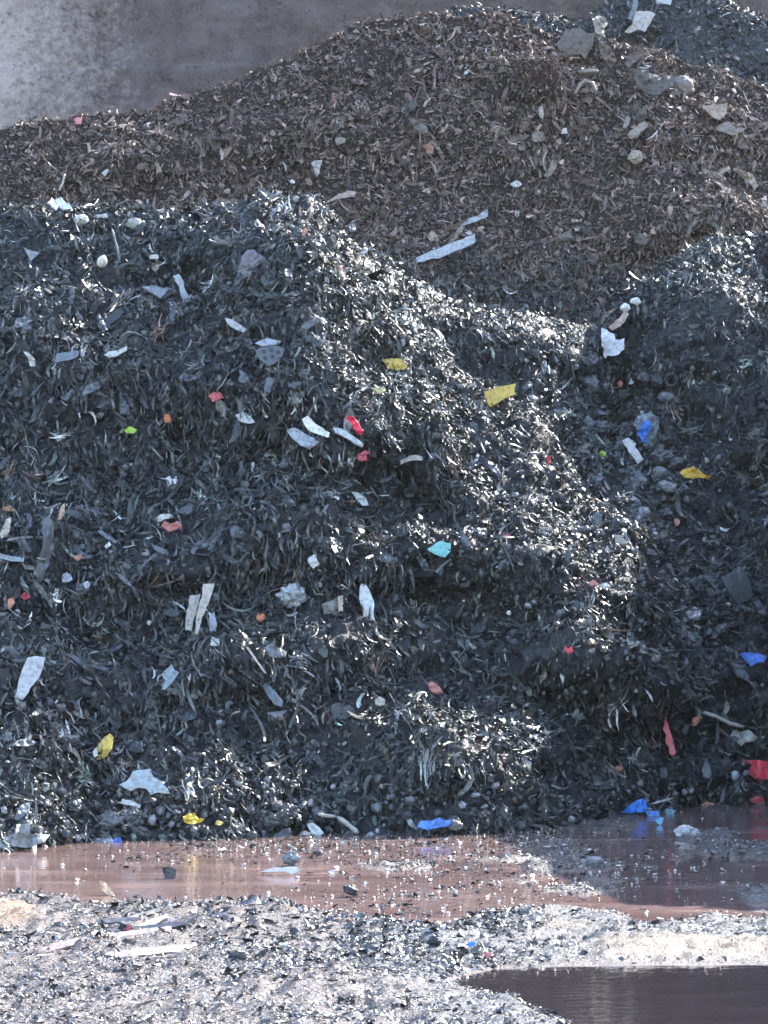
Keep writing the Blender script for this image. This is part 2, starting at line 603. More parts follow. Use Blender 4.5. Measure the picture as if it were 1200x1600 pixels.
def on_plane(pts, P, n):
    d = rays(np.array([p[0] for p in pts]), np.array([p[1] for p in pts]))
    k = ((P - CAM) @ n) / (d @ n)
    return CAM + d * k[:, None]


def rough_outline(pts, amt):
    out = []
    L = len(pts)
    for i in range(L):
        a, b2 = pts[i], pts[(i + 1) % L]
        out.append(a)
        ln = math.hypot(b2[0] - a[0], b2[1] - a[1])
        k = int(ln // 9)
        for j in range(k):
            t = (j + 1) / (k + 1)
            nx, ny = -(b2[1] - a[1]) / ln, (b2[0] - a[0]) / ln
            e = random.uniform(-amt, amt)
            out.append((a[0] + (b2[0] - a[0]) * t + nx * e, a[1] + (b2[1] - a[1]) * t + ny * e))
    return out


def sheet_bm(pts, P, n, th, crumple, bend, origin):
    Q = on_plane(pts, P, n)
    cen = Q.mean(0)
    rad = float(np.linalg.norm(Q - cen, axis=1).max())
    bm = bmesh.new()
    vs = [bm.verts.new(q) for q in Q]
    f = bm.faces.new(vs)
    bmesh.ops.triangulate(bm, faces=[f])
    bmesh.ops.subdivide_edges(bm, edges=[e for e in bm.edges if not e.is_boundary], cuts=1, use_grid_fill=False)
    bmesh.ops.triangulate(bm, faces=bm.faces[:])
    for lim in (0.4, 0.26, 0.2):
        long_e = [e for e in bm.edges if e.calc_length() > max(rad * lim, 0.012)]
        if long_e:
            bmesh.ops.subdivide_edges(bm, edges=long_e, cuts=1)
            bmesh.ops.triangulate(bm, faces=bm.faces[:])
    co = np.array([vv.co for vv in bm.verts])
    dd = co - cen
    e1 = unit(np.cross(n, np.array([random.uniform(-1, 1), 0.2, random.uniform(-1, 1)])))
    x = dd @ e1 / rad
    off = bend * rad * (x ** 2) * -1 + crumple * rad * (1.4 * fbm(co / rad * 1.3 + random.random() * 50, 5, 2) + 0.8 * np.abs(vnoise(co / rad * 2.6 + 9, 3)) + 0.3 * vnoise(co / rad * 7, 4))
    # a visible thing keeps its outline: move along the line of sight only
    tc = unit(CAM - co)
    for vv, o_, t_ in zip(bm.verts, off, tc):
        vv.co = Vector(np.array(vv.co) + t_ * o_)
    bmesh.ops.recalc_face_normals(bm, faces=bm.faces)
    if sum((Vector(n).dot(ff.normal) for ff in bm.faces)) < 0:
        bmesh.ops.reverse_faces(bm, faces=bm.faces[:])
    ex = bmesh.ops.extrude_face_region(bm, geom=bm.faces[:], use_keep_orig=True)
    for vv in ex['geom']:
        if isinstance(vv, bmesh.types.BMVert):
            vv.co = vv.co - Vector(n) * th
    for vv in bm.verts:
        vv.co = vv.co - Vector(origin)
    return bm, cen, rad


def sheet(name, label, cat, color, pts, rough=0.4, crumple=0.12, bend=0.1, th=0.012, where='any', lean=0.55, lift=0.07, edge=1.2,
          dirt=0.35, group=None, parent=None, jitter=0.2, keep=True):
    cu = sum(p[0] for p in pts) / len(pts)
    cv = sum(p[1] for p in pts) / len(pts)
    P, n = frame(cu, cv, where, lean, lift, jitter)
    if parent is not None:
        P, n = np.array(parent['_P']), np.array(parent['_n'])
        P = P + n * 0.006
    pts = rough_outline(pts, edge)
    org = P if parent is None else np.array(parent.location)
    bm, cen, rad = sheet_bm(pts, P, n, th, crumple, bend, org)
    o = bm_obj(name, bm, mat_piece(color, rough, dirt), parent)
    if parent is None:
        o.location = P
        tag(o, label, cat, group)
        o['_P'] = [float(x) for x in P]
        o['_n'] = [float(x) for x in n]
    elif label:
        tag(o, label)
    if keep:
        KEEP.append((cen + n * 0.03, rad))
    return o


def stripe(u0, v0, u1, v1, w, bow=0.0):
    L = math.hypot(u1 - u0, v1 - v0)
    nx, ny = -(v1 - v0) / L, (u1 - u0) / L
    a, b2 = [], []
    for k in range(5):
        t = k / 4
        ww = w * 0.5 * (0.75 if k in (0, 4) else random.uniform(0.85, 1.1))
        bo = bow * (1 - (2 * t - 1) ** 2)
        x, y = u0 + (u1 - u0) * t + nx * bo, v0 + (v1 - v0) * t + ny * bo
        a.append((x + nx * ww, y + ny * ww))
        b2.append((x - nx * ww, y - ny * ww))
    return a + b2[::-1]


def blob(u, v, rx, ry, ang=0, k=8, j=0.28):
    c, s_ = math.cos(math.radians(ang)), math.sin(math.radians(ang))
    out = []
    for i in range(k):
        t = 2 * math.pi * (i + random.uniform(-.3, .3)) / k
        r_ = 1 + random.uniform(-j, j)
        x, y = rx * r_ * math.cos(t), ry * r_ * math.sin(t)
        out.append((u + x * c - y * s_, v + x * s_ + y * c))
    return out


def lump(name, label, cat, color, u, v, rx, ry, ang=0, rough=0.5, rug=0.3, where='any', lift=0.05, facet=True, group=None, dirt=0.35, depth=0.8, keep=True):
    P, n = frame(u, v, where, 0.6, lift, 0.1)
    s_ = float((P - CAM) @ FW) / FPX
    bm = bmesh.new()
    bmesh.ops.create_icosphere(bm, subdivisions=4 if max(rx, ry) > 9 else 3, radius=1)
    c, si = math.cos(math.radians(-ang)), math.sin(math.radians(-ang))
    sd = random.random() * 90
    q = np.array([vv.co[:] for vv in bm.verts])
    cell = np.round(fbm(q * 1.1 + sd, 4, 2) * 3) / 3 if facet else 0
    k = 1 + rug * (fbm(q * 1.6 + sd, 7, 3) * 1.4 + 0.5 * cell + 0.16 * fbm(q * 5 + sd, 3, 3))
    x, y, z = q[:, 0] * k * rx * s_, q[:, 2] * k * ry * s_, q[:, 1] * k * (rx + ry) * 0.5 * depth * s_
    for vv, co in zip(bm.verts, np.stack([x * c - y * si, z, x * si + y * c], -1)):
        vv.co = co
    o = bm_obj(name, bm, mat_piece(color, rough, dirt), smooth=not facet)
    o.location = P
    tag(o, label, cat, group)
    if keep:
        KEEP.append((P, (rx + ry) * 0.5 * s_))
    return o


def tube_bm(C, R, seg=8):
    """Open polyline of points C with radii R into a closed swept tube."""
    bm = bmesh.new()
    rings = []
    C = [Vector(c) for c in C]
    for i, p in enumerate(C):
        t = (C[min(i + 1, len(C) - 1)] - C[max(i - 1, 0)]).normalized()
        a = t.cross(Vector((0.13, 0.9, 0.4))).normalized()
        b2 = t.cross(a)
        rings.append([bm.verts.new(p + (a * math.cos(2 * math.pi * k / seg) + b2 * math.sin(2 * math.pi * k / seg)) * R[i]) for k in range(seg)])
    for r0, r1 in zip(rings[:-1], rings[1:]):
        for k in range(seg):
            bm.faces.new((r0[k], r0[(k + 1) % seg], r1[(k + 1) % seg], r1[k]))
    bm.faces.new(rings[0][::-1])
    bm.faces.new(rings[-1])
    return bm


def stick(name, label, cat, color, pts, r, rough=0.5, where='any', lift=0.07, group=None, dirt=0.35, lean=0.5):
    cu = sum(p[0] for p in pts) / len(pts)
    cv = sum(p[1] for p in pts) / len(pts)
    P, n = frame(cu, cv, where, lean, lift, 0.15)
    s_ = float((P - CAM) @ FW) / FPX
    fine = []
    for (a, b2) in zip(pts[:-1], pts[1:]):
        for k in range(4):
            t = k / 4
            fine.append((a[0] + (b2[0] - a[0]) * t, a[1] + (b2[1] - a[1]) * t))
    fine.append(pts[-1])
    Q = on_plane(fine, P, n) - P
    R = [r * s_ * random.uniform(0.75, 1.15) for _ in Q]
    R[0] *= 0.6
    R[-1] *= 0.6
    o = bm_obj(name, tube_bm(Q, R), mat_piece(color, rough, dirt), smooth=True)
    o.location = P
    tag(o, label, cat, group)
    for q in Q[::3]:
        KEEP.append((P + q, r * s_ * 2))
    return o


def ring(name, label, cat, color, u, v, R, r, tilt=(0.4, 0.3), where='any', lift=0.08, ry=None):
    P, n = frame(u, v, where, 0.7, lift, 0.1)
    s_ = float((P - CAM) @ FW) / FPX
    bm = bmesh.new()
    A, B = 28, 8
    vs = []
    e1 = unit(np.cross(n, [0.0, 0, 1]))
    e2 = np.cross(e1, n)
    k2 = (ry or R) / R
    for i in range(A):
        t = 2 * math.pi * i / A
        d = e1 * math.cos(t) + e2 * math.sin(t) * k2
        row = []
        for j in range(B):
            q = 2 * math.pi * j / B
            row.append(bm.verts.new((d * (R + r * math.cos(q)) + n * r * 1.3 * math.sin(q)) * s_))
        vs.append(row)
    for i in range(A):
        for j in range(B):
            bm.faces.new((vs[i][j], vs[(i + 1) % A][j], vs[(i + 1) % A][(j + 1) % B], vs[i][(j + 1) % B]))
    o = bm_obj(name, bm, mat_piece(color, 0.4), smooth=True)
    o.location = P
    tag(o, label, cat)
    KEEP.append((P, R * s_))
    return o


WHITE, OFFW, PALE, GREY = (0.62, 0.63, 0.66), (0.55, 0.53, 0.49), (0.34, 0.37, 0.41), (0.16, 0.18, 0.21)
DGREY, BLACKP, TAN, CREAM = (0.06, 0.07, 0.085), (0.022, 0.024, 0.03), (0.34, 0.25, 0.17), (0.52, 0.45, 0.33)
YEL, RED, BLUE, SAL, ORG = (0.62, 0.42, 0.07), (0.55, 0.03, 0.05), (0.05, 0.14, 0.50), (0.46, 0.16, 0.13), (0.50, 0.16, 0.07)
TEAL, LIME, PINK, BROWN = (0.22, 0.58, 0.55), (0.38, 0.55, 0.08), (0.52, 0.22, 0.24), (0.15, 0.10, 0.075)

# --- the dark front heap: upper part
sheet('plastic_strip', 'long pale grey plastic strip lying in the dip where brown and dark heaps meet', 'plastic strip', (0.40, 0.43, 0.48),
      [(648, 412), (651, 402), (690, 386), (722, 374), (742, 365), (744, 377), (726, 387), (704, 396), (684, 404), (668, 406)], crumple=.04, lift=.14)
sheet('plastic_strip', 'thin grey strip with an upturned tip, just above the long pale grey strip', 'plastic strip', PALE,
      [(708, 352), (722, 345), (748, 336), (762, 326), (762, 338), (744, 346), (720, 353)], lift=.1)
sheet('plastic_sheet', 'white notched sheet standing in the valley beside a brown flap', 'plastic sheet', (0.68, 0.67, 0.74),
      [(940, 512), (948, 515), (952, 519), (960, 522), (957, 529), (966, 531), (976, 528), (975, 546), (968, 553), (956, 556), (949, 555), (946, 560), (943, 556), (944, 545), (940, 540)], crumple=.05, lift=.16, dirt=.12, lean=.75)
sheet('plastic_strip', 'narrow peach strip pointing up from the white notched sheet', 'plastic strip', (0.55, 0.38, 0.33), stripe(954, 514, 980, 488, 10, 2), lift=.14)
lump('plastic_lump', 'shiny white lump on the ridge above the peach strip, larger and higher of two', 'plastic lump', (0.75, 0.74, 0.72), 991, 463, 8, 7, where='front', lift=.12, rough=.15, dirt=.1)
lump('plastic_lump', 'shiny white lump on the ridge just above the peach strip, lower of two', 'plastic lump', (0.75, 0.74, 0.72), 976, 475, 8, 6, where='front', lift=.12, rough=.15, dirt=.1)
sheet('plastic_plate', 'bright yellow oblong panel with torn edges on the slope right of the middle', 'plastic plate', YEL,
      [(756, 612), (770, 607), (792, 602), (806, 599), (804, 612), (807, 616), (786, 624), (766, 636), (761, 628)], crumple=.06, lift=.15, dirt=.15)
sheet('plastic_plate', 'small flat yellow panel lying on the top edge of the glinting ridge', 'plastic plate', YEL,
      [(596, 562), (610, 560), (628, 562), (637, 573), (630, 578), (606, 577), (602, 569)], crumple=.1, lift=.12, dirt=.3)
sheet('plastic_shard', 'thin pale yellow shard just below the flat yellow panel', 'plastic shard', (0.55, 0.45, 0.2), [(576, 604), (590, 606), (600, 603), (603, 610), (594, 616), (585, 610)], lift=.1)
sheet('plastic_scrap', 'bright red crumpled scrap between two white strips on the ridge', 'plastic scrap', (0.72, 0.03, 0.07),
      [(540, 652), (549, 650), (556, 656), (563, 668), (568, 673), (564, 680), (556, 674), (550, 664)], crumple=.2, lift=.13, dirt=.1)
sheet('plastic_strip', 'thick white strip left of the bright red scrap', 'plastic strip', (0.72, 0.71, 0.68),
      [(472, 655), (480, 650), (490, 660), (503, 668), (515, 676), (513, 684), (502, 680), (490, 676), (480, 670)], lift=.13, th=.03, dirt=.1)
sheet('plastic_strip', 'slim curved whitish strip running under the bright red scrap', 'plastic strip', (0.5, 0.52, 0.52),
      [(520, 668), (530, 669), (542, 674), (556, 684), (568, 695), (566, 699), (552, 692), (536, 682), (524, 676)], lift=.12)
sheet('plastic_piece', 'blue grey folded piece with a pale ring on it, left of the thick white strip', 'plastic piece', PALE,
      [(448, 672), (460, 668), (475, 676), (490, 684), (500, 690), (484, 702), (470, 696), (458, 686)], lift=.11, crumple=.25)
sheet('plastic_scrap', 'small knotted pink red scrap below the bright red one', 'plastic scrap', (0.6, 0.12, 0.16), [(558, 712), (570, 704), (578, 708), (568, 714), (574, 720), (560, 720)], lift=.11, crumple=.3)
sheet('plastic_scrap', 'crumpled salmon red scrap on the left shoulder of the dark heap', 'plastic scrap', (0.6, 0.15, 0.16),
      [(325, 619), (334, 613), (345, 614), (350, 622), (340, 624), (332, 628)], lift=.1, crumple=.35, dirt=.1)
sheet('plastic_scrap', 'small lime green scrap left of the heap middle', 'plastic scrap', LIME, blob(204, 672, 9, 5), lift=.1, crumple=.3, dirt=.1)
sheet('plastic_scrap', 'little orange scrap right of the lime green scrap', 'plastic scrap', ORG, blob(262, 654, 5, 9), lift=.1)
sheet('plastic_piece', 'pale crumpled piece above the glinting ledge, below the salmon red scrap', 'plastic piece', (0.48, 0.5, 0.5), [(368, 648), (378, 643), (392, 650), (400, 660), (388, 662), (374, 658)], lift=.1, crumple=.2)
sheet('plastic_flake', 'white flake with a notched top standing alone on the left slope', 'plastic flake', (0.7, 0.7, 0.68), [(260, 746), (265, 744), (269, 750), (275, 744), (278, 757), (273, 765), (263, 763)], lift=.12, dirt=.1)
sheet('plastic_shard', 'white triangular shard below the glinting ridge', 'plastic shard', (0.55, 0.57, 0.56), [(548, 768), (560, 770), (572, 778), (576, 790), (566, 790), (556, 780)], lift=.12)
sheet('plastic_piece', 'dusty salmon torn piece under a white rim, left of the heap middle', 'plastic piece', SAL, [(252, 822), (256, 814), (268, 818), (278, 814), (285, 823), (274, 828), (264, 832)], lift=.11, crumple=.3)
sheet('plastic_fragment', 'white broken rim lying above the dusty salmon piece', 'plastic fragment', (0.55, 0.54, 0.52), [(240, 812), (250, 804), (266, 803), (272, 808), (258, 811), (246, 816)], lift=.11, crumple=.2)
lump('cup', 'cream rounded cup on its side near the left crest of the dark heap', 'cup', (0.62, 0.58, 0.47), 162, 406, 8, 10, 20, facet=False, rug=.08, lift=.14, dirt=.1)
for k, (pts, lab) in enumerate([
        ([(74, 316), (82, 310), (92, 322), (88, 328)], 'leftmost flat white flake of three on the left crest'),
        ([(86, 312), (96, 308), (104, 318), (96, 327)], 'middle tilted white flake of three on the left crest'),
        ([(100, 318), (110, 320), (113, 326), (98, 328)], 'rightmost low white flake of three on the left crest')]):
    sheet('plastic_flake', lab, 'plastic flake', (0.68, 0.7, 0.7), pts, where='front', lift=.14, dirt=.1, edge=.6, group='white flakes on the left crest')
lump('plastic_lump', 'rounded grey white lump on the crest right of three white flakes', 'plastic lump', OFFW, 132, 340, 12, 9, where='front', lift=.1)
lump('foam_block', 'beige grey block resting on the left crest of the dark heap', 'block', (0.3, 0.3, 0.26), 205, 346, 14, 10, 10, where='front', lift=.1, rug=.2)
stick('rod', 'thin dark rod leaning on the crest beside the cream cup', 'rod', (0.1, 0.12, 0.13), [(175, 358), (182, 385), (189, 416)], 2.2, lift=.16)
sheet('plastic_strip', 'pale curved strip hanging below the left crest', 'plastic strip', PALE, [(270, 431), (280, 428), (287, 440), (290, 455), (298, 468), (290, 471), (282, 462), (280, 448)], lift=.13, crumple=.1)
sheet('plastic_shard', 'grey pointed shard right of the pale curved strip', 'plastic shard', (0.42, 0.44, 0.47), [(351, 497), (362, 499), (386, 515), (380, 519), (360, 510)], lift=.13)
sheet('plastic_strip', 'white spindle shaped strip on the left slope', 'plastic strip', (0.55, 0.57, 0.57), [(162, 554), (170, 549), (184, 547), (199, 541), (198, 548), (184, 556), (170, 559)], lift=.13)
sheet('plastic_plate', 'dark blue grey half round panel left of the white spindle strip', 'plastic plate', (0.15, 0.18, 0.21), [(85, 566), (90, 552), (106, 550), (124, 548), (122, 556), (106, 563)], lift=.12)
sheet('plastic_piece', 'white twisted piece near the left edge of the dark heap', 'plastic piece', (0.55, 0.57, 0.55), [(36, 549), (46, 552), (55, 562), (55, 573), (47, 572), (44, 560)], lift=.12, crumple=.3)
sheet('plastic_strip', 'small bright strip lying flat under the left crest, right of the rod', 'plastic strip', (0.55, 0.52, 0.45), [(233, 399), (247, 397), (248, 404), (234, 404)], lift=.12, edge=.5)
o = sheet('pierced_plate', 'dark panel pierced with square holes on the middle of the dark heap', 'panel', (0.07, 0.08, 0.095),
          [(399, 548), (412, 542), (436, 541), (444, 545), (440, 560), (420, 572), (406, 562)], lift=.16, crumple=0, bend=0)
for (a, b_) in ((412, 549), (424, 547), (434, 550), (414, 559), (425, 557)):
    sheet('hole_shade', 'black square patch standing in for the dark of a hole', None, (0.004, 0.004, 0.005), [(a - 3, b_ - 2), (a + 2, b_ - 3), (a + 3, b_ + 2), (a - 2, b_ + 3)], parent=o, edge=0, crumple=0, bend=0, th=.004, keep=False)  # black sheets laid on the plate, painted as the dark inside its holes
sheet('plastic_flap', 'pale grey flap lying above the pierced dark panel', 'plastic flap', PALE, [(398, 536), (410, 530), (418, 528), (440, 533), (428, 540), (410, 541)], lift=.12)
lump('crumpled_sheet', 'crumpled purple grey sheet in a hollow below the crest', 'sheet', (0.17, 0.16, 0.19), 388, 414, 17, 20, 20, lift=.1, rug=.5)
sheet('plastic_scrap', 'orange pink scrap high on the right shoulder of the dark heap', 'plastic scrap', (0.62, 0.24, 0.16), [(529, 416), (535, 414), (536, 424), (540, 432), (533, 435), (530, 426)], lift=.12, dirt=.1)
sheet('plastic_scrap', 'salmon scrap just under the highest point of the dark heap', 'plastic scrap', (0.5, 0.2, 0.14), [(472, 360), (478, 354), (480, 362), (473, 369)], lift=.12, edge=.6)
sheet('plastic_piece', 'grey triangular piece near the left edge under the crest', 'plastic piece', (0.24, 0.27, 0.3), [(36, 385), (44, 390), (62, 394), (54, 402), (48, 408), (42, 396)], lift=.12)
sheet('plastic_bar', 'long black ribbed bar leaning down the left slope', 'plastic bar', (0.03, 0.035, 0.04), stripe(154, 514, 192, 484, 12), lift=.14, th=.03)
sheet('plastic_piece', 'grey torn piece between cream cup and pale curved strip', 'plastic piece', (0.2, 0.22, 0.25), [(222, 448), (244, 446), (262, 452), (250, 466), (238, 458)], lift=.12)

# --- middle band
sheet('plastic_sheet', 'turquoise four sided sheet on the glinting ledge', 'plastic sheet', TEAL, [(667, 858), (680, 850), (690, 845), (705, 849), (704, 862), (696, 871), (680, 866)], lift=.15, crumple=.06, dirt=.1, rough=.3)
sheet('plastic_strip', 'bone white bottle shaped strip standing under the glinting ledge', 'plastic strip', (0.66, 0.69, 0.68), [(565, 911), (572, 914), (580, 930), (585, 945), (584, 962), (586, 970), (576, 971), (568, 964), (567, 950), (561, 935), (562, 920)], lift=.14, crumple=.08, dirt=.12)
sheet('wooden_board', 'weathered wooden board standing upright, left half of a pair', 'wooden board', (0.42, 0.38, 0.33), [(297, 930), (313, 928), (310, 944), (303, 966), (299, 986), (289, 984), (291, 962)], lift=.15, crumple=.05, th=.02, group='two weathered boards standing side by side')
sheet('wooden_board', 'weathered wooden board standing upright, taller right half of a pair', 'wooden board', (0.46, 0.42, 0.36), [(318, 912), (336, 912), (330, 930), (322, 950), (314, 972), (309, 992), (304, 990), (306, 970), (310, 950), (316, 932)], lift=.18, crumple=.05, th=.02, group='two weathered boards standing side by side')
sheet('plastic_board', 'whitish tapered board at the left edge, wider at its top', 'board', (0.48, 0.49, 0.5), [(44, 1027), (58, 1025), (71, 1027), (64, 1052), (52, 1070), (36, 1093), (23, 1089), (28, 1074), (34, 1050)], lift=.16, crumple=.04, th=.02)
sheet('plastic_plate', 'grey ribbed panel standing in the shreds right of the two wooden boards', 'plastic plate', (0.22, 0.21, 0.2), [(503, 944), (512, 940), (527, 934), (536, 931), (536, 952), (524, 960), (506, 960)], lift=.1, crumple=.1)
sheet('plastic_strip', 'narrow tan strip standing at the edge of the grey ribbed panel', 'plastic strip', (0.5, 0.42, 0.33), [(528, 932), (536, 930), (536, 954), (529, 956)], lift=.16, edge=.5)
lump('crumpled_bag', 'crumpled pale clear bag right of the two wooden boards', 'bag', (0.38, 0.41, 0.43), 454, 928, 18, 15, 10, lift=.1, rug=.6, rough=.25)
sheet('plastic_flake', 'white oval flake above the bottle shaped strip', 'plastic flake', (0.6, 0.62, 0.6), blob(490, 878, 8, 11, -25), lift=.12)
sheet('plastic_strip', 'dark grey short bar right of the bottle shaped strip', 'plastic bar', (0.13, 0.15, 0.17), stripe(596, 946, 622, 932, 10), lift=.13)
sheet('plastic_scrap', 'orange scrap low in the middle, right of the wooden boards', 'plastic scrap', (0.62, 0.22, 0.10), blob(407, 965, 8, 6), lift=.12, crumple=.3, dirt=.1)
sheet('plastic_strip', 'long grey rubber strip hanging down the left slope', 'rubber strip', (0.10, 0.11, 0.125), [(66, 808), (76, 806), (84, 824), (82, 846), (84, 858), (76, 884), (64, 910), (52, 912), (50, 902), (60, 880), (66, 858), (70, 836)], lift=.14, crumple=.12)
sheet('plastic_bar', 'grey straight bar at the left edge beside the long rubber strip', 'plastic bar', (0.26, 0.3, 0.32), [(0, 864), (18, 869), (36, 872), (38, 866), (37, 878), (20, 877), (0, 872)], lift=.13, edge=.6)
sheet('wood_chip', 'cream loop shaped chip at the left edge under a brown tip', 'chip', (0.52, 0.46, 0.36), [(9, 812), (17, 808), (16, 822), (11, 838), (2, 842), (0, 834), (6, 822)], lift=.13, crumple=.2)
sheet('wood_chip', 'orange brown splinter at the left edge above the cream chip', 'chip', (0.38, 0.22, 0.12), stripe(4, 794, 22, 796, 7), lift=.13, crumple=.3)
sheet('wood_chip', 'tan upright splinter right of the long rubber strip', 'chip', (0.45, 0.34, 0.22), [(96, 790), (101, 786), (101, 802), (96, 812), (86, 815), (92, 806)], lift=.13, crumple=.2)
sheet('plastic_bar', 'dark slate bar lying across the left slope with a white chip below', 'plastic bar', (0.11, 0.13, 0.15), [(152, 830), (158, 828), (184, 846), (180, 849), (166, 841)], lift=.13, edge=.5)
sheet('plastic_flake', 'small white triangular chip below the dark slate bar', 'plastic flake', (0.62, 0.62, 0.6), [(163, 854), (170, 846), (174, 851), (166, 857)], lift=.13, edge=.3)
sheet('plastic_piece', 'round pale piece lying left of the wooden boards', 'plastic piece', (0.3, 0.31, 0.34), blob(104, 903, 8, 8), lift=.12)
sheet('plastic_piece', 'pale square piece just right of a round pale piece', 'plastic piece', (0.4, 0.41, 0.44), blob(136, 914, 6, 5), lift=.12)
sheet('plastic_scrap', 'orange leaf shaped scrap at the left edge beside a dark red scrap', 'plastic scrap', (0.55, 0.22, 0.14), blob(17, 941, 5, 9, 25), lift=.13, dirt=.1)
sheet('plastic_scrap', 'dark red scrap near the left edge beside an orange scrap', 'plastic scrap', (0.45, 0.07, 0.10), blob(40, 932, 8, 6), lift=.13, crumple=.3, dirt=.2)
sheet('plastic_scrap', 'dull orange scrap lying below the dark slate bar', 'plastic scrap', (0.4, 0.2, 0.13), blob(124, 870, 7, 5, -20), lift=.12)
sheet('plastic_flake', 'dirty white flake above the orange scrap in the middle', 'plastic flake', (0.5, 0.52, 0.5), [(385, 1014), (392, 1010)] and blob(336, 1002, 8, 7), lift=.12)
sheet('plastic_cup', 'grey torn cup with an open dark mouth below the middle ledge', 'cup', (0.22, 0.25, 0.27), [(416, 1012), (424, 1005), (434, 1012), (448, 1018), (446, 1027), (430, 1028), (418, 1022)], lift=.13, crumple=.3)
sheet('plastic_sheet', 'blue grey striped sheet left of the torn cup', 'plastic sheet', (0.24, 0.29, 0.31), [(252, 1054), (262, 1044), (268, 1037), (272, 1046), (280, 1050), (272, 1062), (258, 1078), (252, 1076), (258, 1062)], lift=.13, crumple=.12)
sheet('plastic_sheet', 'dark blue grey leaf shaped sheet under the middle ledge', 'plastic sheet', (0.15, 0.18, 0.22), [(410, 1068), (420, 1070), (430, 1080), (442, 1096), (440, 1104), (428, 1100), (418, 1086)], lift=.13, crumple=.12)
sheet('rubber_block', 'black block with ridged face low in the middle of the heap', 'rubber block', (0.055, 0.06, 0.068), [(517, 1102), (530, 1098), (548, 1102), (552, 1114), (540, 1124), (518, 1122)], lift=.14, th=.06)
sheet('rubber_mat', 'dark folded rubber mat below the blue grey striped sheet', 'rubber mat', (0.045, 0.05, 0.06), [(264, 1116), (280, 1106), (304, 1104), (314, 1110), (306, 1122), (286, 1127), (272, 1124)], lift=.14, crumple=.25)
sheet('plastic_scrap', 'salmon flat scrap in the lower middle of the heap', 'plastic scrap', (0.44, 0.16, 0.12), [(668, 1070), (674, 1064), (686, 1072), (692, 1082), (684, 1085), (674, 1080)], lift=.13, crumple=.2)
sheet('plastic_piece', 'cream rounded piece left of the salmon flat scrap', 'plastic piece', (0.46, 0.42, 0.34), blob(594, 1096, 7, 9, 20), lift=.13)
sheet('plastic_scrap', 'red scrap with a pointed tip among glinting shreds on the right', 'plastic scrap', (0.62, 0.05, 0.06), [(882, 1008), (888, 1014), (894, 1008), (896, 1018), (888, 1022), (882, 1018)], lift=.13, dirt=.1, edge=.5)
sheet('plastic_scrap', 'salmon scrap on a white flake high on the right glinting slope', 'plastic scrap', (0.6, 0.22, 0.18), blob(928, 911, 8, 5), lift=.13, dirt=.1)
sheet('plastic_flake', 'white flake right of a salmon scrap on the right glinting slope', 'plastic flake', (0.62, 0.6, 0.56), [(934, 914), (948, 910), (956, 917), (944, 920)], lift=.12, edge=.6)
sheet('plastic_scrap', 'small red scrap right of the turquoise sheet', 'plastic scrap', (0.5, 0.10, 0.09), blob(793, 838, 5, 5), lift=.13, dirt=.1)
sheet('plastic_scrap', 'small upright red scrap on the right edge of the glinting ridge', 'plastic scrap', (0.55, 0.05, 0.07), blob(858, 718, 4, 7), lift=.13, dirt=.1)
sheet('plastic_strip', 'long pale curved strip on the glinting ridge below the red scraps', 'plastic strip', (0.5, 0.47, 0.43), stripe(625, 724, 660, 716, 8, -4), lift=.13)

# --- the valley and right lobe
ring('rubber_ring', 'black rubber ring lying on the right lobe above the blue bag', 'ring', (0.05, 0.055, 0.06), 1045, 599, 9, 2.2, ry=9)
sheet('plastic_bag', 'blue crumpled bag in the valley beside a white plank', 'bag', (0.07, 0.20, 0.62), [(996, 676), (1002, 664), (1008, 656), (1017, 659), (1017, 672), (1010, 680), (1012, 692), (1003, 690)], lift=.17, crumple=.3, dirt=.1, lean=.7)
sheet('plastic_sheet', 'grey clear torn sheet behind the blue crumpled bag', 'plastic sheet', (0.22, 0.25, 0.28), [(988, 662), (996, 650), (1014, 645), (1030, 652), (1028, 672), (1024, 694), (1010, 700), (1004, 690), (1000, 672)], lift=.10, crumple=.25, rough=.25, lean=.7)
sheet('plank', 'short white plank leaning in the valley below the blue bag', 'plank', (0.6, 0.56, 0.55), [(973, 688), (982, 684), (994, 693), (992, 698), (1000, 708), (1006, 718), (1000, 722), (996, 725), (992, 718), (982, 706)], lift=.17, crumple=.05, th=.02, dirt=.15, lean=.7)
sheet('plastic_scrap', 'yellow orange crumpled scrap with pale ends on the right lobe', 'plastic scrap', (0.66, 0.40, 0.05), [(1062, 738), (1072, 732), (1084, 728), (1094, 736), (1100, 741), (1112, 744), (1106, 749), (1090, 746), (1082, 748), (1070, 746)], lift=.16, crumple=.25, dirt=.1)
lump('plastic_scrap', 'small lime green knot in the valley left of the white plank', 'plastic scrap', LIME, 944, 710, 6, 5, lift=.14, dirt=.1)
stick('cord', 'pale green short cord above the lime green knot', 'cord', (0.45, 0.55, 0.28), [(930, 678), (938, 688), (948, 699)], 1.8, lift=.14)
lump('rock', 'smooth grey rounded lump right under the white plank', 'rock', (0.17, 0.18, 0.19), 1030, 732, 12, 9, 15, lift=.1, facet=False, rug=.15)
lump('rock', 'pale grey flat lump with a broken face below the smooth grey lump', 'rock', (0.24, 0.26, 0.26), 1048, 756, 14, 8, 20, lift=.1, rug=.3)
lump('rock', 'round dark grey lump left of the smooth grey lump', 'rock', (0.11, 0.12, 0.13), 994, 740, 9, 9, lift=.1, rug=.2)
lump('rock', 'pale cracked lump below the rubber ring', 'rock', (0.2, 0.2, 0.23), 1033, 619, 11, 9, lift=.1, rug=.3)
lump('rock', 'blocky grey lump in the upper valley left of the white notched sheet', 'rock', (0.15, 0.16, 0.17), 925, 592, 11, 9, lift=.1, rug=.35)
lump('rock', 'tall dark block in the middle of the valley above the lime knot', 'rock', (0.1, 0.11, 0.12), 917, 660, 10, 12, lift=.1, rug=.35)
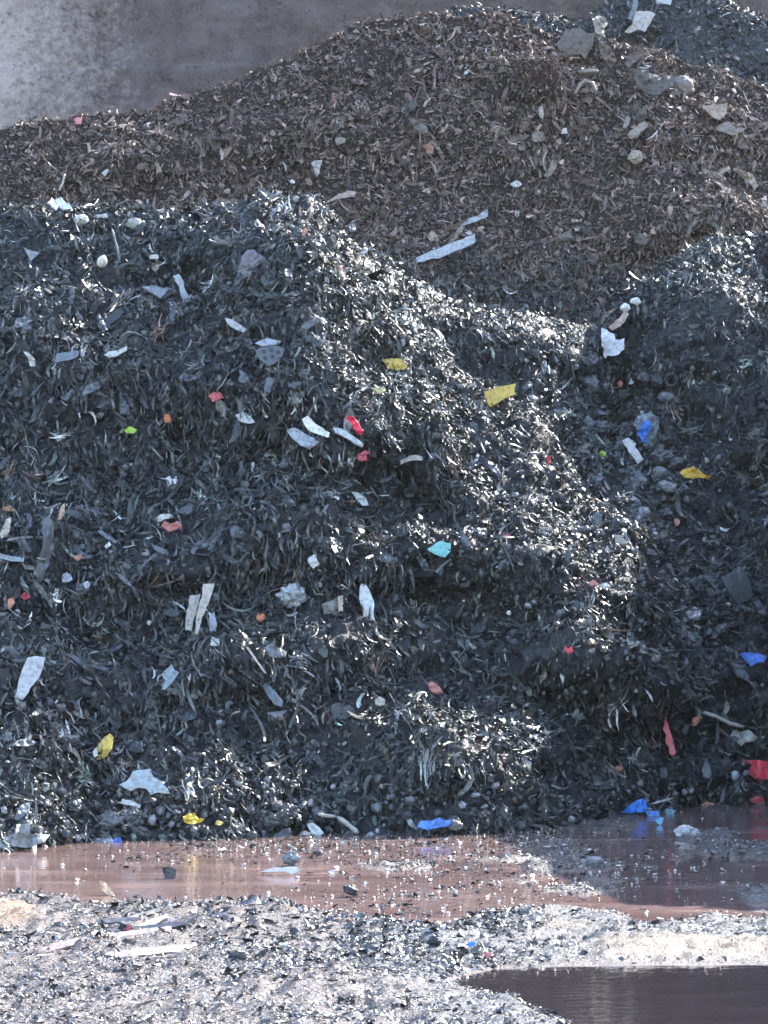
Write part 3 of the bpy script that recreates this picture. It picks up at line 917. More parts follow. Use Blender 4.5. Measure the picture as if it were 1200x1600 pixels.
lump('bottle', 'dark grey bottle shaped lump lying low in the valley', 'bottle', (0.16, 0.18, 0.2), 981, 782, 16, 9, 20, lift=.12, facet=False, rug=.2)
lump('plastic_block', 'pale grey square block right of the bottle shaped lump', 'block', (0.22, 0.24, 0.26), 1002, 797, 9, 11, 5, lift=.12, rug=.25)
sheet('plastic_scrap', 'orange scrap on the right lobe, right of the valley blocks', 'plastic scrap', (0.5, 0.2, 0.14), blob(1058, 815, 5, 6), lift=.13)
sheet('wood_chip', 'tan oblong chip at the lower end of the valley', 'chip', (0.34, 0.30, 0.25), [(958, 834), (968, 836), (982, 846), (976, 851), (962, 846)], lift=.13)
sheet('plastic_scrap', 'little orange red scrap in the upper valley below the notched sheet', 'plastic scrap', (0.45, 0.14, 0.09), blob(969, 600, 4, 5), lift=.13)
sheet('rubber_plate', 'black grooved rectangular panel leaning on the right lobe', 'panel', (0.07, 0.08, 0.088), [(1127, 903), (1137, 898), (1156, 884), (1166, 896), (1178, 930), (1168, 938), (1154, 945), (1142, 930)], lift=.17, crumple=.03, th=.03, lean=.7, edge=.6)
sheet('plastic_cloth', 'bright blue crumpled cloth at the right edge of the heap', 'cloth', (0.10, 0.22, 0.66), [(1156, 1022), (1166, 1019), (1184, 1020), (1198, 1026), (1194, 1034), (1182, 1036), (1174, 1042), (1166, 1034)], lift=.17, crumple=.2, dirt=.1, lean=.7)
sheet('plastic_strip', 'red strip with toothed edge standing on the lower right slope', 'plastic strip', (0.62, 0.10, 0.10), [(1036, 1120), (1041, 1119), (1044, 1132), (1049, 1148), (1056, 1176), (1052, 1181), (1046, 1178), (1045, 1166), (1040, 1160), (1041, 1148), (1036, 1140), (1038, 1132)], lift=.16, crumple=.05, dirt=.1, lean=.7)
sheet('plastic_scrap', 'orange four sided scrap right of the red toothed strip', 'plastic scrap', (0.5, 0.2, 0.12), [(1083, 1122), (1096, 1118), (1093, 1127), (1088, 1134), (1080, 1134)], lift=.15, edge=.5)
stick('stick', 'long bent whitish stick lying on the lower right slope', 'stick', (0.5, 0.47, 0.45), [(1098, 1113), (1118, 1119), (1140, 1130), (1162, 1136)], 3.2, lift=.15)
sheet('crumpled_sheet', 'dirty white crumpled sheet above the big red panel', 'sheet', (0.5, 0.49, 0.46), [(1140, 1152), (1146, 1141), (1156, 1144), (1170, 1140), (1184, 1152), (1178, 1158), (1164, 1160), (1158, 1166), (1150, 1158)], lift=.14, crumple=.4)
sheet('plastic_plate', 'big bright red torn panel at the right foot of the heap', 'plastic plate', (0.62, 0.02, 0.045), [(1150, 1192), (1160, 1188), (1184, 1187), (1204, 1190), (1206, 1218), (1194, 1218), (1190, 1229), (1184, 1222), (1174, 1212), (1160, 1204)], lift=.2, crumple=.06, dirt=.1, lean=.7)
lump('can', 'small pale blue can left of the big red panel', 'can', (0.36, 0.43, 0.5), 1152, 1216, 7, 8, 8, lift=.13, facet=False, rug=.06)
sheet('plastic_scrap', 'salmon scrap low on the right, left of the red toothed strip foot', 'plastic scrap', (0.42, 0.16, 0.12), blob(967, 1201, 7, 5), lift=.12, crumple=.3)
sheet('plastic_scrap', 'brick brown small scrap just above the right waterline', 'plastic scrap', (0.32, 0.16, 0.11), blob(1001, 1224, 5, 5), lift=.12)
sheet('plastic_fin', 'dark pointed fin standing up left of the pale blue can', 'plastic fin', (0.11, 0.13, 0.14), [(1104, 1184), (1109, 1196), (1112, 1212), (1106, 1216), (1098, 1214), (1096, 1204)], lift=.15)

# --- foot of the heap
sheet('plastic_scrap', 'yellow leaf shaped scrap standing low on the left slope', 'plastic scrap', (0.66, 0.48, 0.10), [(163, 1152), (172, 1146), (177, 1152), (174, 1170), (166, 1182), (150, 1187), (152, 1172), (156, 1160)], lift=.16, crumple=.15, dirt=.15)
sheet('plastic_flake', 'white flake at the left edge of the yellow leaf shaped scrap', 'plastic flake', (0.6, 0.6, 0.58), [(145, 1174), (151, 1167), (153, 1180), (148, 1184)], lift=.17, edge=.5)
sheet('plastic_sheet', 'large pale grey torn sheet with pointed corners near the heap foot', 'plastic sheet', (0.36, 0.41, 0.43), [(186, 1226), (198, 1220), (207, 1206), (218, 1203), (234, 1201), (240, 1214), (252, 1220), (262, 1232), (266, 1240), (246, 1238), (236, 1242), (228, 1232), (216, 1230), (204, 1236)], lift=.18, crumple=.12, dirt=.15)
sheet('plastic_strip', 'white wavy strip under the large pale grey torn sheet', 'plastic strip', (0.5, 0.52, 0.5), [(183, 1254), (190, 1247), (204, 1250), (220, 1258), (218, 1263), (204, 1258), (190, 1256)], lift=.14)
sheet('plastic_scrap', 'yellow folded scrap near the waterline on the left', 'plastic scrap', (0.68, 0.48, 0.05), [(286, 1276), (294, 1271), (304, 1270), (310, 1279), (320, 1280), (316, 1284), (300, 1288), (288, 1284)], lift=.15, crumple=.25, dirt=.1)
sheet('plastic_scrap', 'tiny yellow scrap right of the yellow folded scrap', 'plastic scrap', (0.6, 0.5, 0.1), blob(342, 1285, 6, 4), lift=.14)
sheet('crumpled_sheet', 'wide crumpled grey white sheet at the left waterline', 'sheet', (0.33, 0.34, 0.35), [(4, 1310), (24, 1302), (26, 1288), (44, 1286), (48, 1304), (78, 1304), (70, 1316), (46, 1324), (20, 1322)], lift=.16, crumple=.35)
sheet('plastic_strip', 'grey bent strip lying at the waterline beside a blue scrap', 'plastic strip', (0.28, 0.31, 0.34), [(130, 1318), (150, 1316), (172, 1308), (178, 1314), (160, 1322), (138, 1324)], lift=.14)
sheet('plastic_scrap', 'blue scrap half in the water at the left', 'plastic scrap', (0.10, 0.20, 0.58), [(172, 1322), (178, 1310), (188, 1308), (194, 1318), (190, 1326), (178, 1327)], lift=.16, crumple=.3, dirt=.1)
sheet('plastic_bar', 'dark blue grey bar standing at the left foot of the heap', 'plastic bar', (0.1, 0.13, 0.16), [(22, 1278), (32, 1258), (46, 1254), (48, 1262), (36, 1276), (28, 1282)], lift=.15)
sheet('plastic_flake', 'bright white shard at the middle waterline', 'plastic flake', (0.6, 0.62, 0.61), [(480, 1288), (490, 1286), (500, 1294), (506, 1302), (496, 1308), (486, 1300)], lift=.15)
lump('foam_block', 'pale tan block at the middle waterline left of the white shard', 'block', (0.5, 0.44, 0.37), 480, 1310, 13, 9, 5, lift=.12, rug=.2)
stick('stick', 'long pale stick slanting into the water in the middle', 'stick', (0.42, 0.4, 0.36), [(526, 1276), (542, 1287), (560, 1302)], 4, lift=.15)
stick('stick', 'shorter pale stick lying level above the slanting stick', 'stick', (0.42, 0.4, 0.36), [(497, 1272), (512, 1275), (525, 1276)], 3, lift=.15)
sheet('plastic_cup', 'dark broken cup with a bright rim at the waterline', 'cup', (0.13, 0.14, 0.16), [(432, 1304), (440, 1296), (454, 1294), (458, 1306), (450, 1314), (436, 1316)], lift=.15, crumple=.3)
sheet('plastic_sheet', 'blue folded sheet at the waterline with a grey lump beside it', 'plastic sheet', (0.08, 0.22, 0.62), [(652, 1292), (658, 1282), (676, 1282), (688, 1277), (694, 1282), (708, 1279), (702, 1290), (684, 1293), (668, 1297)], lift=.18, crumple=.15, dirt=.1)
lump('rock', 'grey rounded lump right of the blue folded sheet', 'rock', (0.15, 0.16, 0.17), 714, 1286, 12, 8, lift=.12, rug=.25)
ring('rubber_ring', 'small black rubber ring under the blue folded sheet', 'ring', (0.03, 0.032, 0.035), 661, 1306, 7, 2.6, lift=.2)
sheet('plastic_bag', 'bright blue pointed bag at the right waterline', 'bag', (0.04, 0.20, 0.66), [(972, 1270), (984, 1258), (996, 1250), (1006, 1248), (1012, 1262), (1008, 1268), (990, 1270)], lift=.2, crumple=.25, dirt=.1)
sheet('plastic_scrap', 'lighter blue flat scrap right below the bright blue bag', 'plastic scrap', (0.12, 0.28, 0.68), [(1008, 1268), (1030, 1266), (1031, 1276), (1014, 1278)], lift=.18, dirt=.1, edge=.6)
sheet('plastic_scrap', 'teal dull scrap right of the light blue flat scrap', 'plastic scrap', (0.16, 0.32, 0.38), blob(1047, 1268, 8, 5), lift=.16)
sheet('plastic_scrap', 'sky blue knob shaped scrap in the water below the blue bag', 'plastic scrap', (0.12, 0.36, 0.58), blob(1031, 1282, 6, 6), where='ground', lean=.9, lift=.06, dirt=.1)
sheet('plastic_scrap', 'salmon flat scrap at the right waterline', 'plastic scrap', (0.5, 0.22, 0.16), [(1094, 1258), (1104, 1252), (1118, 1256), (1108, 1262)], lift=.16, edge=.6)
sheet('plastic_scrap', 'dark red scrap at the right end of the waterline', 'plastic scrap', (0.45, 0.07, 0.09), [(1172, 1250), (1180, 1244), (1194, 1246), (1194, 1254), (1178, 1255)], lift=.16, edge=.6)

# --- in and beside the water
sheet('plastic_plate', 'dark four sided plate standing upright out of the reddish puddle', 'plate', (0.035, 0.038, 0.045), [(252, 1355), (264, 1354), (276, 1358), (274, 1372), (262, 1377), (258, 1372)], where='ground', lean=.95, lift=.05, crumple=.05, edge=.5)
sheet('leaf', 'tan leaf shaped scrap afloat in the reddish puddle', 'plastic scrap', (0.42, 0.30, 0.18), [(155, 1376), (164, 1378), (176, 1392), (182, 1404), (174, 1403), (160, 1392)], where='ground', lean=.5, lift=.02, crumple=.05, edge=.5)
sheet('plastic_strip', 'long white pointed strip afloat in the puddle under a grey lump', 'plastic strip', (0.66, 0.6, 0.57), [(404, 1362), (432, 1355), (464, 1354), (470, 1360), (456, 1366), (446, 1362)], where='ground', lean=.5, lift=.03, crumple=.05, edge=.6)
lump('rock', 'grey angular lump with a glinting side sitting in the puddle', 'rock', (0.16, 0.17, 0.18), 454, 1345, 14, 10, -15, where='ground', lift=.05, rug=.4, rough=.2)
lump('rock', 'small black angular lump sitting in the puddle right of the white strip', 'rock', (0.035, 0.036, 0.042), 549, 1393, 12, 7, 15, where='ground', lift=.03, rug=.4)
sheet('plastic_box', 'flat slate grey box lid on the near shore of the puddle', 'box lid', (0.12, 0.12, 0.14), [(378, 1407), (402, 1402), (412, 1412), (400, 1420), (382, 1419)], where='ground', lean=.7, lift=.05, crumple=.02, th=.05, edge=.4)
lump('bottle', 'clear white crushed bottle floating in the dark right part of the puddle', 'bottle', (0.42, 0.42, 0.45), 1074, 1302, 16, 10, 5, where='ground', lift=.05, rug=.45, rough=.15)
lump('rock', 'grey lumpy clod in the right part of the puddle', 'rock', (0.17, 0.16, 0.18), 928, 1350, 20, 9, 0, where='ground', lift=.02, rug=.4)
lump('rock', 'dark round clod breaking the water at the puddle middle', 'rock', (0.05, 0.05, 0.055), 498, 1334, 8, 5, 0, where='ground', lift=.02, rug=.4)
for (u0, v0, u1, v1, w, lab, colr) in [
        (150, 1440, 240, 1436, 7, 'grey board lying leftmost in the flat pile of boards on the near bank', (0.2, 0.17, 0.17)),
        (195, 1452, 290, 1442, 8, 'black board in the flat pile, left of a small red bit', (0.03, 0.03, 0.035)),
        (204, 1455, 262, 1430, 10, 'pale flat board leaning on top of the pile of boards', (0.42, 0.36, 0.34)),
        (215, 1446, 352, 1428, 6, 'longest thin board of the pile, reaching far to the right', (0.3, 0.27, 0.27)),
        (200, 1434, 250, 1420, 7, 'dark tilted board at the top of the pile of boards', (0.045, 0.045, 0.05)),
        (140, 1464, 268, 1450, 9, 'broad pinkish board in front of the pile of boards', (0.36, 0.28, 0.26)),
        (60, 1486, 136, 1468, 10, 'pink mud covered board lying alone left of the pile', (0.36, 0.27, 0.25)),
        (180, 1492, 300, 1480, 12, 'long tan mud covered board lying nearest the camera', (0.38, 0.3, 0.26))]:
    sheet('board', lab, 'board', colr, stripe(u0, v0, u1, v1, w, random.uniform(-2, 2)), where='ground', lean=.35, lift=.06, crumple=.04, th=.03, group='boards lying flat on the muddy bank')
sheet('plastic_scrap', 'small red bit among the boards on the near bank', 'plastic scrap', (0.5, 0.06, 0.08), blob(200, 1449, 5, 5), where='ground', lean=.8, lift=.1, dirt=.1)
sheet('plastic_scrap', 'small bright blue bit on the dark muddy bank', 'plastic scrap', (0.05, 0.22, 0.62), blob(737, 1475, 7, 4), where='ground', lean=.8, lift=.08, dirt=.1)
sheet('plastic_scrap', 'small pink red bit right of the blue bit on the dark bank', 'plastic scrap', (0.5, 0.1, 0.12), blob(762, 1492, 5, 4), where='ground', lean=.8, lift=.08, dirt=.1)
lump('clod', 'black clod left of the blue bit on the bank', 'clod', (0.02, 0.02, 0.024), 676, 1478, 12, 8, 0, where='ground', lift=.05, rug=.4)
lump('clod', 'long black clod lying above the blue bit on the bank', 'clod', (0.02, 0.02, 0.024), 704, 1467, 22, 7, 5, where='ground', lift=.05, rug=.4)
lump('clod', 'dark clod in the middle of the glinting mud', 'clod', (0.05, 0.045, 0.048), 376, 1498, 20, 11, 12, where='ground', lift=.03, rug=.4)
lump('clod', 'low dark clod in the left foreground mud', 'clod', (0.06, 0.05, 0.055), 190, 1540, 24, 9, -10, where='ground', lift=.0, rug=.4)
lump('clod', 'black clod beside a small white splinter in the foreground mud', 'clod', (0.04, 0.04, 0.045), 262, 1518, 16, 10, 0, where='ground', lift=.03, rug=.4)
stick('splinter', 'small upright white splinter in the foreground mud', 'splinter', (0.6, 0.57, 0.54), [(256, 1534), (259, 1524), (262, 1516)], 2, where='ground', lift=.1, lean=.9)
sheet('plastic_scrap', 'salmon shard with a dark tail on the glinting bank', 'plastic scrap', (0.42, 0.24, 0.2), [(464, 1478), (476, 1470), (500, 1473), (486, 1480), (470, 1485)], where='ground', lean=.5, lift=.06)

# --- the brown heap
sheet('rubber_sheet', 'large brown grey sheet with a ragged lower edge at the top of the brown heap', 'rubber sheet', (0.13, 0.105, 0.09), [(870, 68), (884, 46), (902, 44), (918, 52), (930, 50), (926, 70), (918, 84), (914, 92), (908, 84), (896, 86), (880, 94)], where='brown', lift=.2, crumple=.15, lean=.6, rough=.7)
sheet('rubber_sheet', 'pale curled upright sheet standing at the top of the brown heap', 'rubber sheet', (0.26, 0.22, 0.18), [(925, 30), (934, 24), (944, 26), (950, 34), (944, 44), (946, 58), (936, 62), (930, 48)], where='brown', lift=.25, crumple=.35, lean=.7, rough=.7)
sheet('rubber_sheet', 'folded brown flap hanging below the pale curled sheet', 'rubber sheet', (0.15, 0.12, 0.10), [(936, 64), (946, 66), (958, 80), (964, 96), (956, 106), (946, 98), (938, 84)], where='brown', lift=.2, crumple=.3, lean=.6, rough=.7)
sheet('rubber_sheet', 'brown slanting sheet between the folded flap and the bulging sack', 'rubber sheet', (0.15, 0.12, 0.10), [(976, 100), (984, 84), (1004, 78), (998, 90), (984, 106)], where='brown', lift=.2, crumple=.2, lean=.6, rough=.7)
sheet('rubber_sheet', 'broad dark brown sheet sagging left of the bulging sack', 'rubber sheet', (0.10, 0.085, 0.075), [(985, 106), (1010, 112), (1034, 120), (1056, 116), (1050, 134), (1030, 148), (1008, 146), (994, 130)], where='brown', lift=.18, crumple=.25, lean=.6, rough=.7)
lump('sack', 'bulging grey brown sack on the right of the brown heap', 'sack', (0.19, 0.165, 0.15), 1064, 132, 18, 15, -20, where='brown', lift=.15, facet=False, rug=.25, rough=.7)
sheet('cardboard', 'light tan ridged cardboard piece right below the sack', 'cardboard', (0.36, 0.29, 0.24), [(1098, 166), (1114, 164), (1136, 162), (1136, 176), (1124, 188), (1112, 182)], where='brown', lift=.2, crumple=.1, lean=.7, rough=.7)
sheet('cardboard', 'flat grey tan piece with wavy edge under the light tan cardboard', 'cardboard', (0.24, 0.2, 0.185), [(1118, 202), (1130, 192), (1140, 190), (1150, 200), (1166, 200), (1160, 206), (1142, 211), (1130, 206)], where='brown', lift=.2, crumple=.1, lean=.6, rough=.7)
sheet('plastic_strip', 'torn beige strip with loose ends at the right edge of the brown heap', 'plastic strip', (0.34, 0.28, 0.22), [(1144, 262), (1160, 266), (1176, 272), (1186, 290), (1178, 298), (1172, 286), (1168, 296), (1164, 282), (1152, 270)], where='brown', lift=.18, crumple=.3, lean=.6, rough=.6)
lump('chunk', 'cream rounded chunk on the brown heap below the strips', 'chunk', (0.34, 0.28, 0.22), 988, 242, 11, 10, 0, where='brown', lift=.12, rug=.3)
sheet('wooden_strip', 'flat tan strip lying slanted on the brown heap', 'wooden strip', (0.26, 0.21, 0.17), stripe(983, 214, 1010, 192, 12), where='brown', lift=.16, lean=.6)
sheet('wooden_strip', 'short upright tan strip left of the slanted tan strip', 'wooden strip', (0.24, 0.2, 0.17), stripe(976, 200, 982, 182, 8), where='brown', lift=.16, lean=.6)
sheet('plastic_piece', 'pale twisted piece in the middle of the brown heap', 'plastic piece', (0.40, 0.36, 0.33), [(486, 254), (494, 250), (504, 250), (500, 262), (496, 278), (492, 270)], where='brown', lift=.16, crumple=.25, lean=.6)
sheet('plastic_scrap', 'rust red flat scrap on the brown heap face', 'plastic scrap', (0.28, 0.15, 0.12), [(660, 228), (670, 224), (678, 230), (678, 240), (668, 241)], where='brown', lift=.15, lean=.6)
sheet('plastic_scrap', 'pink scrap on the left crest of the brown heap', 'plastic scrap', (0.6, 0.2, 0.2), [(116, 186), (122, 182), (128, 186), (126, 194), (118, 193)], where='brown', lift=.15, lean=.7, dirt=.1, edge=.5)
sheet('plastic_flake', 'bluish white flake low on the left of the brown heap', 'plastic flake', (0.42, 0.47, 0.48), [(158, 270), (166, 264), (171, 266), (164, 276)], where='brown', lift=.15, lean=.7, edge=.5)
stick('twig', 'pale forked twig above the left crest of the dark heap', 'twig', (0.4, 0.36, 0.3), [(92, 298), (98, 286), (101, 272)], 2, where='brown', lift=.16)
sheet('plastic_flap', 'pale tan flap with dark underside above the right shoulder of the dark heap', 'plastic flap', (0.38, 0.29, 0.24), [(508, 318), (528, 304), (544, 298), (558, 300), (552, 306), (530, 310)], where='brown', lift=.18, crumple=.15, lean=.5)
sheet('plastic_flake', 'bright white scrap on the brown heap face, right of the middle', 'plastic flake', (0.6, 0.58, 0.6), blob(806, 288, 8, 6), where='brown', lift=.15, crumple=.3, lean=.7)
sheet('plastic_piece', 'pale curved piece standing at upper middle of the brown heap', 'plastic piece', (0.36, 0.31, 0.26), [(842, 168), (847, 164), (850, 178), (848, 186), (843, 182)], where='brown', lift=.16, lean=.7, edge=.5)
sheet('plastic_flake', 'white small flake right of the pale curved standing piece', 'plastic flake', (0.5, 0.48, 0.46), blob(882, 205, 5, 5), where='brown', lift=.15, lean=.7)
stick('twig', 'curved pale root lying under the big brown grey sheet', 'root', (0.28, 0.24, 0.19), [(898, 148), (906, 132), (914, 126), (926, 130), (932, 144)], 3, where='brown', lift=.18)
lump('chunk', 'flat brown stone under the ragged brown grey sheet', 'chunk', (0.24, 0.2, 0.17), 918, 107, 16, 5, -4, where='brown', lift=.18, facet=False, rug=.15)
CLUMP = frame(846, 106, 'brown', 0.6, -.02, 0.05)[0]
sheet('plastic_piece', 'pale chain like piece on the right of the brown heap', 'plastic piece', (0.38, 0.33, 0.27), stripe(1108, 276, 1140, 262, 7), where='brown', lift=.16, crumple=.4, lean=.6)
sheet('plastic_sheet', 'crinkled bright sheet in front of the far dark heap', 'plastic sheet', (0.46, 0.42, 0.40), [(976, 50), (988, 38), (994, 18), (1012, 17), (1024, 22), (1016, 36), (1008, 50), (996, 46), (984, 52)], where='far', lift=.25, crumple=.15, lean=.7, rough=.6)
sheet('plastic_sheet', 'whitish scrap at the upper edge of the far dark heap', 'plastic sheet', (0.45, 0.48, 0.5), [(1024, 0), (1034, -6), (1050, 0), (1048, 8), (1036, 6)], where='far', lift=.2, crumple=.1, lean=.7)
sheet('plastic_strip', 'narrow dark grey strip standing left of the crinkled bright sheet', 'plastic strip', (0.16, 0.18, 0.2), stripe(984, 30, 992, -4, 9, 3), where='far', lift=.25, crumple=.2, lean=.7)

# ------------------------------------------------------------------ larger dark scraps, one by one
GROUPS = [
    ('rubber_flap', 'flap', 'torn dark rubber flap among shreds on the upper left of the dark heap', 'dark flaps on the upper left', (20, 340, 560, 640), 46, 'sheet'),
    ('rubber_flap', 'flap', 'torn dark rubber flap among shreds on the lower left of the dark heap', 'dark flaps on the lower left', (10, 700, 560, 1230), 62, 'sheet'),
    ('rubber_flap', 'flap', 'glossy dark flap among the glinting shreds on the ridge', 'glossy flaps on the glinting ridge', (600, 560, 960, 1000), 40, 'sheet'),
    ('rubber_flap', 'flap', 'dark torn flap on the right lobe of the dark heap', 'dark flaps on the right lobe', (1010, 840, 1195, 1240), 34, 'sheet'),
    ('rubber_chunk', 'chunk', 'angular grey chunk heaped in the valley of the dark heap', 'grey chunks in the valley', (880, 560, 1060, 880), 30, 'lump'),
    ('rubber_chunk', 'chunk', 'wet grey chunk along the foot of the dark heap at the water', 'wet chunks along the waterline', (10, 1262, 760, 1312), 28, 'lump'),
    ('rubber_flap', 'flap', 'brown dusty flap on the face of the brown heap', 'dusty flaps on the brown heap', (150, 120, 1180, 440), 30, 'brown'),
]
for name, cat, lab, grp, (u0, v0, u1, v1), cnt, kind in GROUPS:
    for _ in range(cnt):
        u, v = random.uniform(u0, u1), random.uniform(v0, v1)
        if kind == 'brown' and v < np.interp(u, *zip(*BROWN_CREST)) + 25:
            v = np.interp(u, *zip(*BROWN_CREST)) + random.uniform(25, 200)
        if kind == 'lump':
            gq = random.choice([0.04, 0.06, 0.08, 0.12])
            s_ = random.uniform(5, 11)
            lump(name, lab, cat, (gq * .93, gq, gq * 1.06), u, v, s_ * random.uniform(.9, 1.6), s_, random.uniform(-30, 30), where='front',
                 lift=.07, rug=.4, rough=.35, group=grp)
        else:
            gq = random.choice([0.03, 0.045, 0.06, 0.09, 0.14])
            cc = (gq * .88, gq, gq * 1.12) if kind == 'sheet' else (gq * 1.6, gq * 1.3, gq * 1.1)
            if random.random() < .5:
                pts = stripe(u, v, u + random.uniform(-26, 26), v + random.uniform(8, 30), random.uniform(5, 11), random.uniform(-4, 4))
            else:
                pts = blob(u, v, random.uniform(8, 17), random.uniform(5, 9), random.uniform(-80, 80), 7, .4)
            sheet(name, lab, cat, cc, pts, where='front' if kind == 'sheet' else 'brown', lift=.1, crumple=.25, bend=.3, rough=random.choice([.25, .35, .5]) if kind == 'sheet' else .65,
                  lean=.45, group=grp, dirt=.3, jitter=.45, th=.008, keep=False)
for o in bpy.data.objects:
    for k in ('_P', '_n'):
        if k in o:
            del o[k]

# ------------------------------------------------------------------ loose shreds
KC = np.array([k[0] for k in KEEP])
KR = np.array([k[1] for k in KEEP])


def clear_of_pieces(P):
    ok = np.ones(len(P), bool)
    order = np.argsort(P[:, 0])
    X = P[order, 0]
    for c_, r_ in zip(KC, np.minimum(KR * 0.6, 0.16)):
        i0, i1 = np.searchsorted(X, (c_[0] - r_, c_[0] + r_))
        k = order[i0:i1]
        ok[k] &= ((P[k] - c_) ** 2).sum(1) > r_ ** 2
    return ok


def rnd(n, k=3):
    return RNG.normal(size=(n, k))


def ribbons(soup, P, N, L, Wd, tint, hang=0.3, tilt=0.45, K=5, curl=2.0, twist=1.6, flat=False, ang=None):
    n = len(P)
    down = np.array([0, 0, -1.0]) - N * (N @ np.array([0, 0, -1.0]))[:, None]
    down = unit(down)
    side = np.cross(N, down)
    if flat:
        down = unit(np.cross(N, np.array([1.0, 0.2, 0])))
        side = np.cross(N, down)
    a = (RNG.random(n) * 2 * np.pi) if flat else 3.6 * fbm(P * 1.7, 201, 3) * np.pi + RNG.normal(size=n) * 0.75
    if ang is not None:
        a = ang
    d = side * np.cos(a)[:, None] + down * np.sin(a)[:, None]
    h = RNG.random(n) < hang + 0.45 * np.clip((0.5 - N[:, 2]) * 4, 0, 1)
    sg = np.where(RNG.random(n) < .5, 1, -1)[:, None]
    d = np.where(h[:, None], down + side * RNG.normal(size=(n, 1)) * 0.35 + N * 0.15, d * sg)
    d = unit(d + N * (RNG.normal(size=(n, 1)) * tilt))
    w = unit(np.cross(d, N + rnd(n) * (0.15 if flat else 0.7)))
    mdir = np.cross(d, w)
    kap = RNG.normal(size=n) * curl
    kap = np.where(np.abs(kap) < .05, .05, kap)
    tw = RNG.normal(size=n) * twist
    s_ = np.linspace(-.5, .5, K + 1)
    V = np.empty((n, K + 1, 2, 3))
    kap2 = RNG.normal(size=n) * curl * 0.5
    tp0, tp1 = RNG.uniform(-.1, .85, (2, n))
    for i, s in enumerate(s_):
        ph = kap * s
        x = L * np.sin(ph) / kap
        y = L * (1 - np.cos(ph)) / kap
        z = L * kap2 * s * s * 0.5
        cen = P + d * x[:, None] + mdir * y[:, None] + w * z[:, None]
        an = tw * s
        wd = w * np.cos(an)[:, None] + mdir * np.sin(an)[:, None]
        hw = 0.5 * Wd * (1 - (tp0 if s < 0 else tp1) * abs(2 * s) ** 4) * RNG.uniform(.65, 1.3, n)
        V[:, i, 0] = cen - wd * hw[:, None]
        V[:, i, 1] = cen + wd * hw[:, None]
    base = np.arange(n)[:, None] * (2 * (K + 1))
    q = np.array([[2 * i, 2 * i + 1, 2 * i + 3, 2 * i + 2] for i in range(K)])
    F = (base[:, None] + q[None]).reshape(-1, 4)
    soup.add(V.reshape(-1, 3), F, np.repeat(tint, 2 * (K + 1), 0), True)


def chips(soup, P, N, R, tint, tilt=0.6, k=6, aspect=(0.35, 0.9)):
    n = len(P)
    R = np.minimum(R, 2.6 * np.median(R))
    nn = unit(N + rnd(n) * tilt)
    e1 = unit(np.cross(nn, rnd(n)))
    e2 = np.cross(nn, e1)
    asp = RNG.uniform(*aspect, n)
    V = np.empty((n, k + 1, 3))
    V[:, 0] = P + nn * (R * RNG.uniform(-.25, .25, n))[:, None]
    for i in range(k):
        t = 2 * np.pi * (i + RNG.uniform(-.3, .3, n)) / k
        r_ = R * RNG.uniform(.55, 1.25, n)
        bend = R * RNG.normal(size=n) * .22
        V[:, i + 1] = P + e1 * (r_ * np.cos(t))[:, None] + e2 * (r_ * np.sin(t) * asp)[:, None] + nn * bend[:, None]
    base = np.arange(n)[:, None] * (k + 1)
    q = np.array([[0, i + 1, (i + 1) % k + 1] for i in range(k)])
    soup.add(V.reshape(-1, 3), (base[:, None] + q[None]).reshape(-1, 3), np.repeat(tint, k + 1, 0), False)


_bm = bmesh.new()
bmesh.ops.create_icosphere(_bm, subdivisions=1, radius=1)
ICO_V = np.array([v.co[:] for v in _bm.verts])
ICO_F = np.array([[v.index for v in f.verts] for f in _bm.faces])
_bm.free()


def chunks(soup, P, R, tint, smooth=False, jit=0.3):
    n = len(P)
    R = np.minimum(R, 2.2 * np.median(R))
    k = len(ICO_V)
    A = unit(rnd(n))
    B = unit(np.cross(A, rnd(n)))
    C = np.cross(A, B)
    sc = RNG.uniform(.6, 1.35, (n, 3))
    j = 1 + RNG.uniform(-jit, jit, (n, k))
    q = ICO_V[None] * j[..., None] * sc[:, None]
    q = np.sign(q) * np.abs(q) ** 0.8 if not smooth else q
    V = (q[..., :1] * A[:, None] + q[..., 1:2] * B[:, None] + q[..., 2:] * C[:, None]) * R[:, None, None] + P[:, None]
    base = np.arange(n)[:, None] * k
    soup.add(V.reshape(-1, 3), (base[:, None] + ICO_F[None]).reshape(-1, 3), np.repeat(tint, k, 0), smooth)


def tints(n, g_med, g_sig, hue, light=0.06, white=0.012, brown=0.02, rough=(0.22, 0.52)):
    gq = g_med * np.exp(RNG.normal(size=n) * g_sig)
    T = np.empty((n, 4))
    hv = np.array(hue)[None] * (1 + RNG.normal(size=(n, 3)) * 0.05)
    T[:, :3] = gq[:, None] * hv
    r = RNG.random(n)
    lt = r < light
    T[lt, :3] = RNG.uniform(.10, .26, (lt.sum(), 1)) * (hv[lt] * .6 + .4)
    wt = (r > light) & (r < light + white)
    T[wt, :3] = RNG.uniform(.35, .65, (wt.sum(), 1)) * np.array([1.0, .99, .96])
    br = (r > light + white) & (r < light + white + brown)
    T[br, :3] = RNG.uniform(.08, .22, (br.sum(), 1)) * np.array([1.0, .68, .52])
    T[:, :3] = np.clip(T[:, :3], .004, .8)
    T[:, 3] = RNG.uniform(*rough, n)
    return T


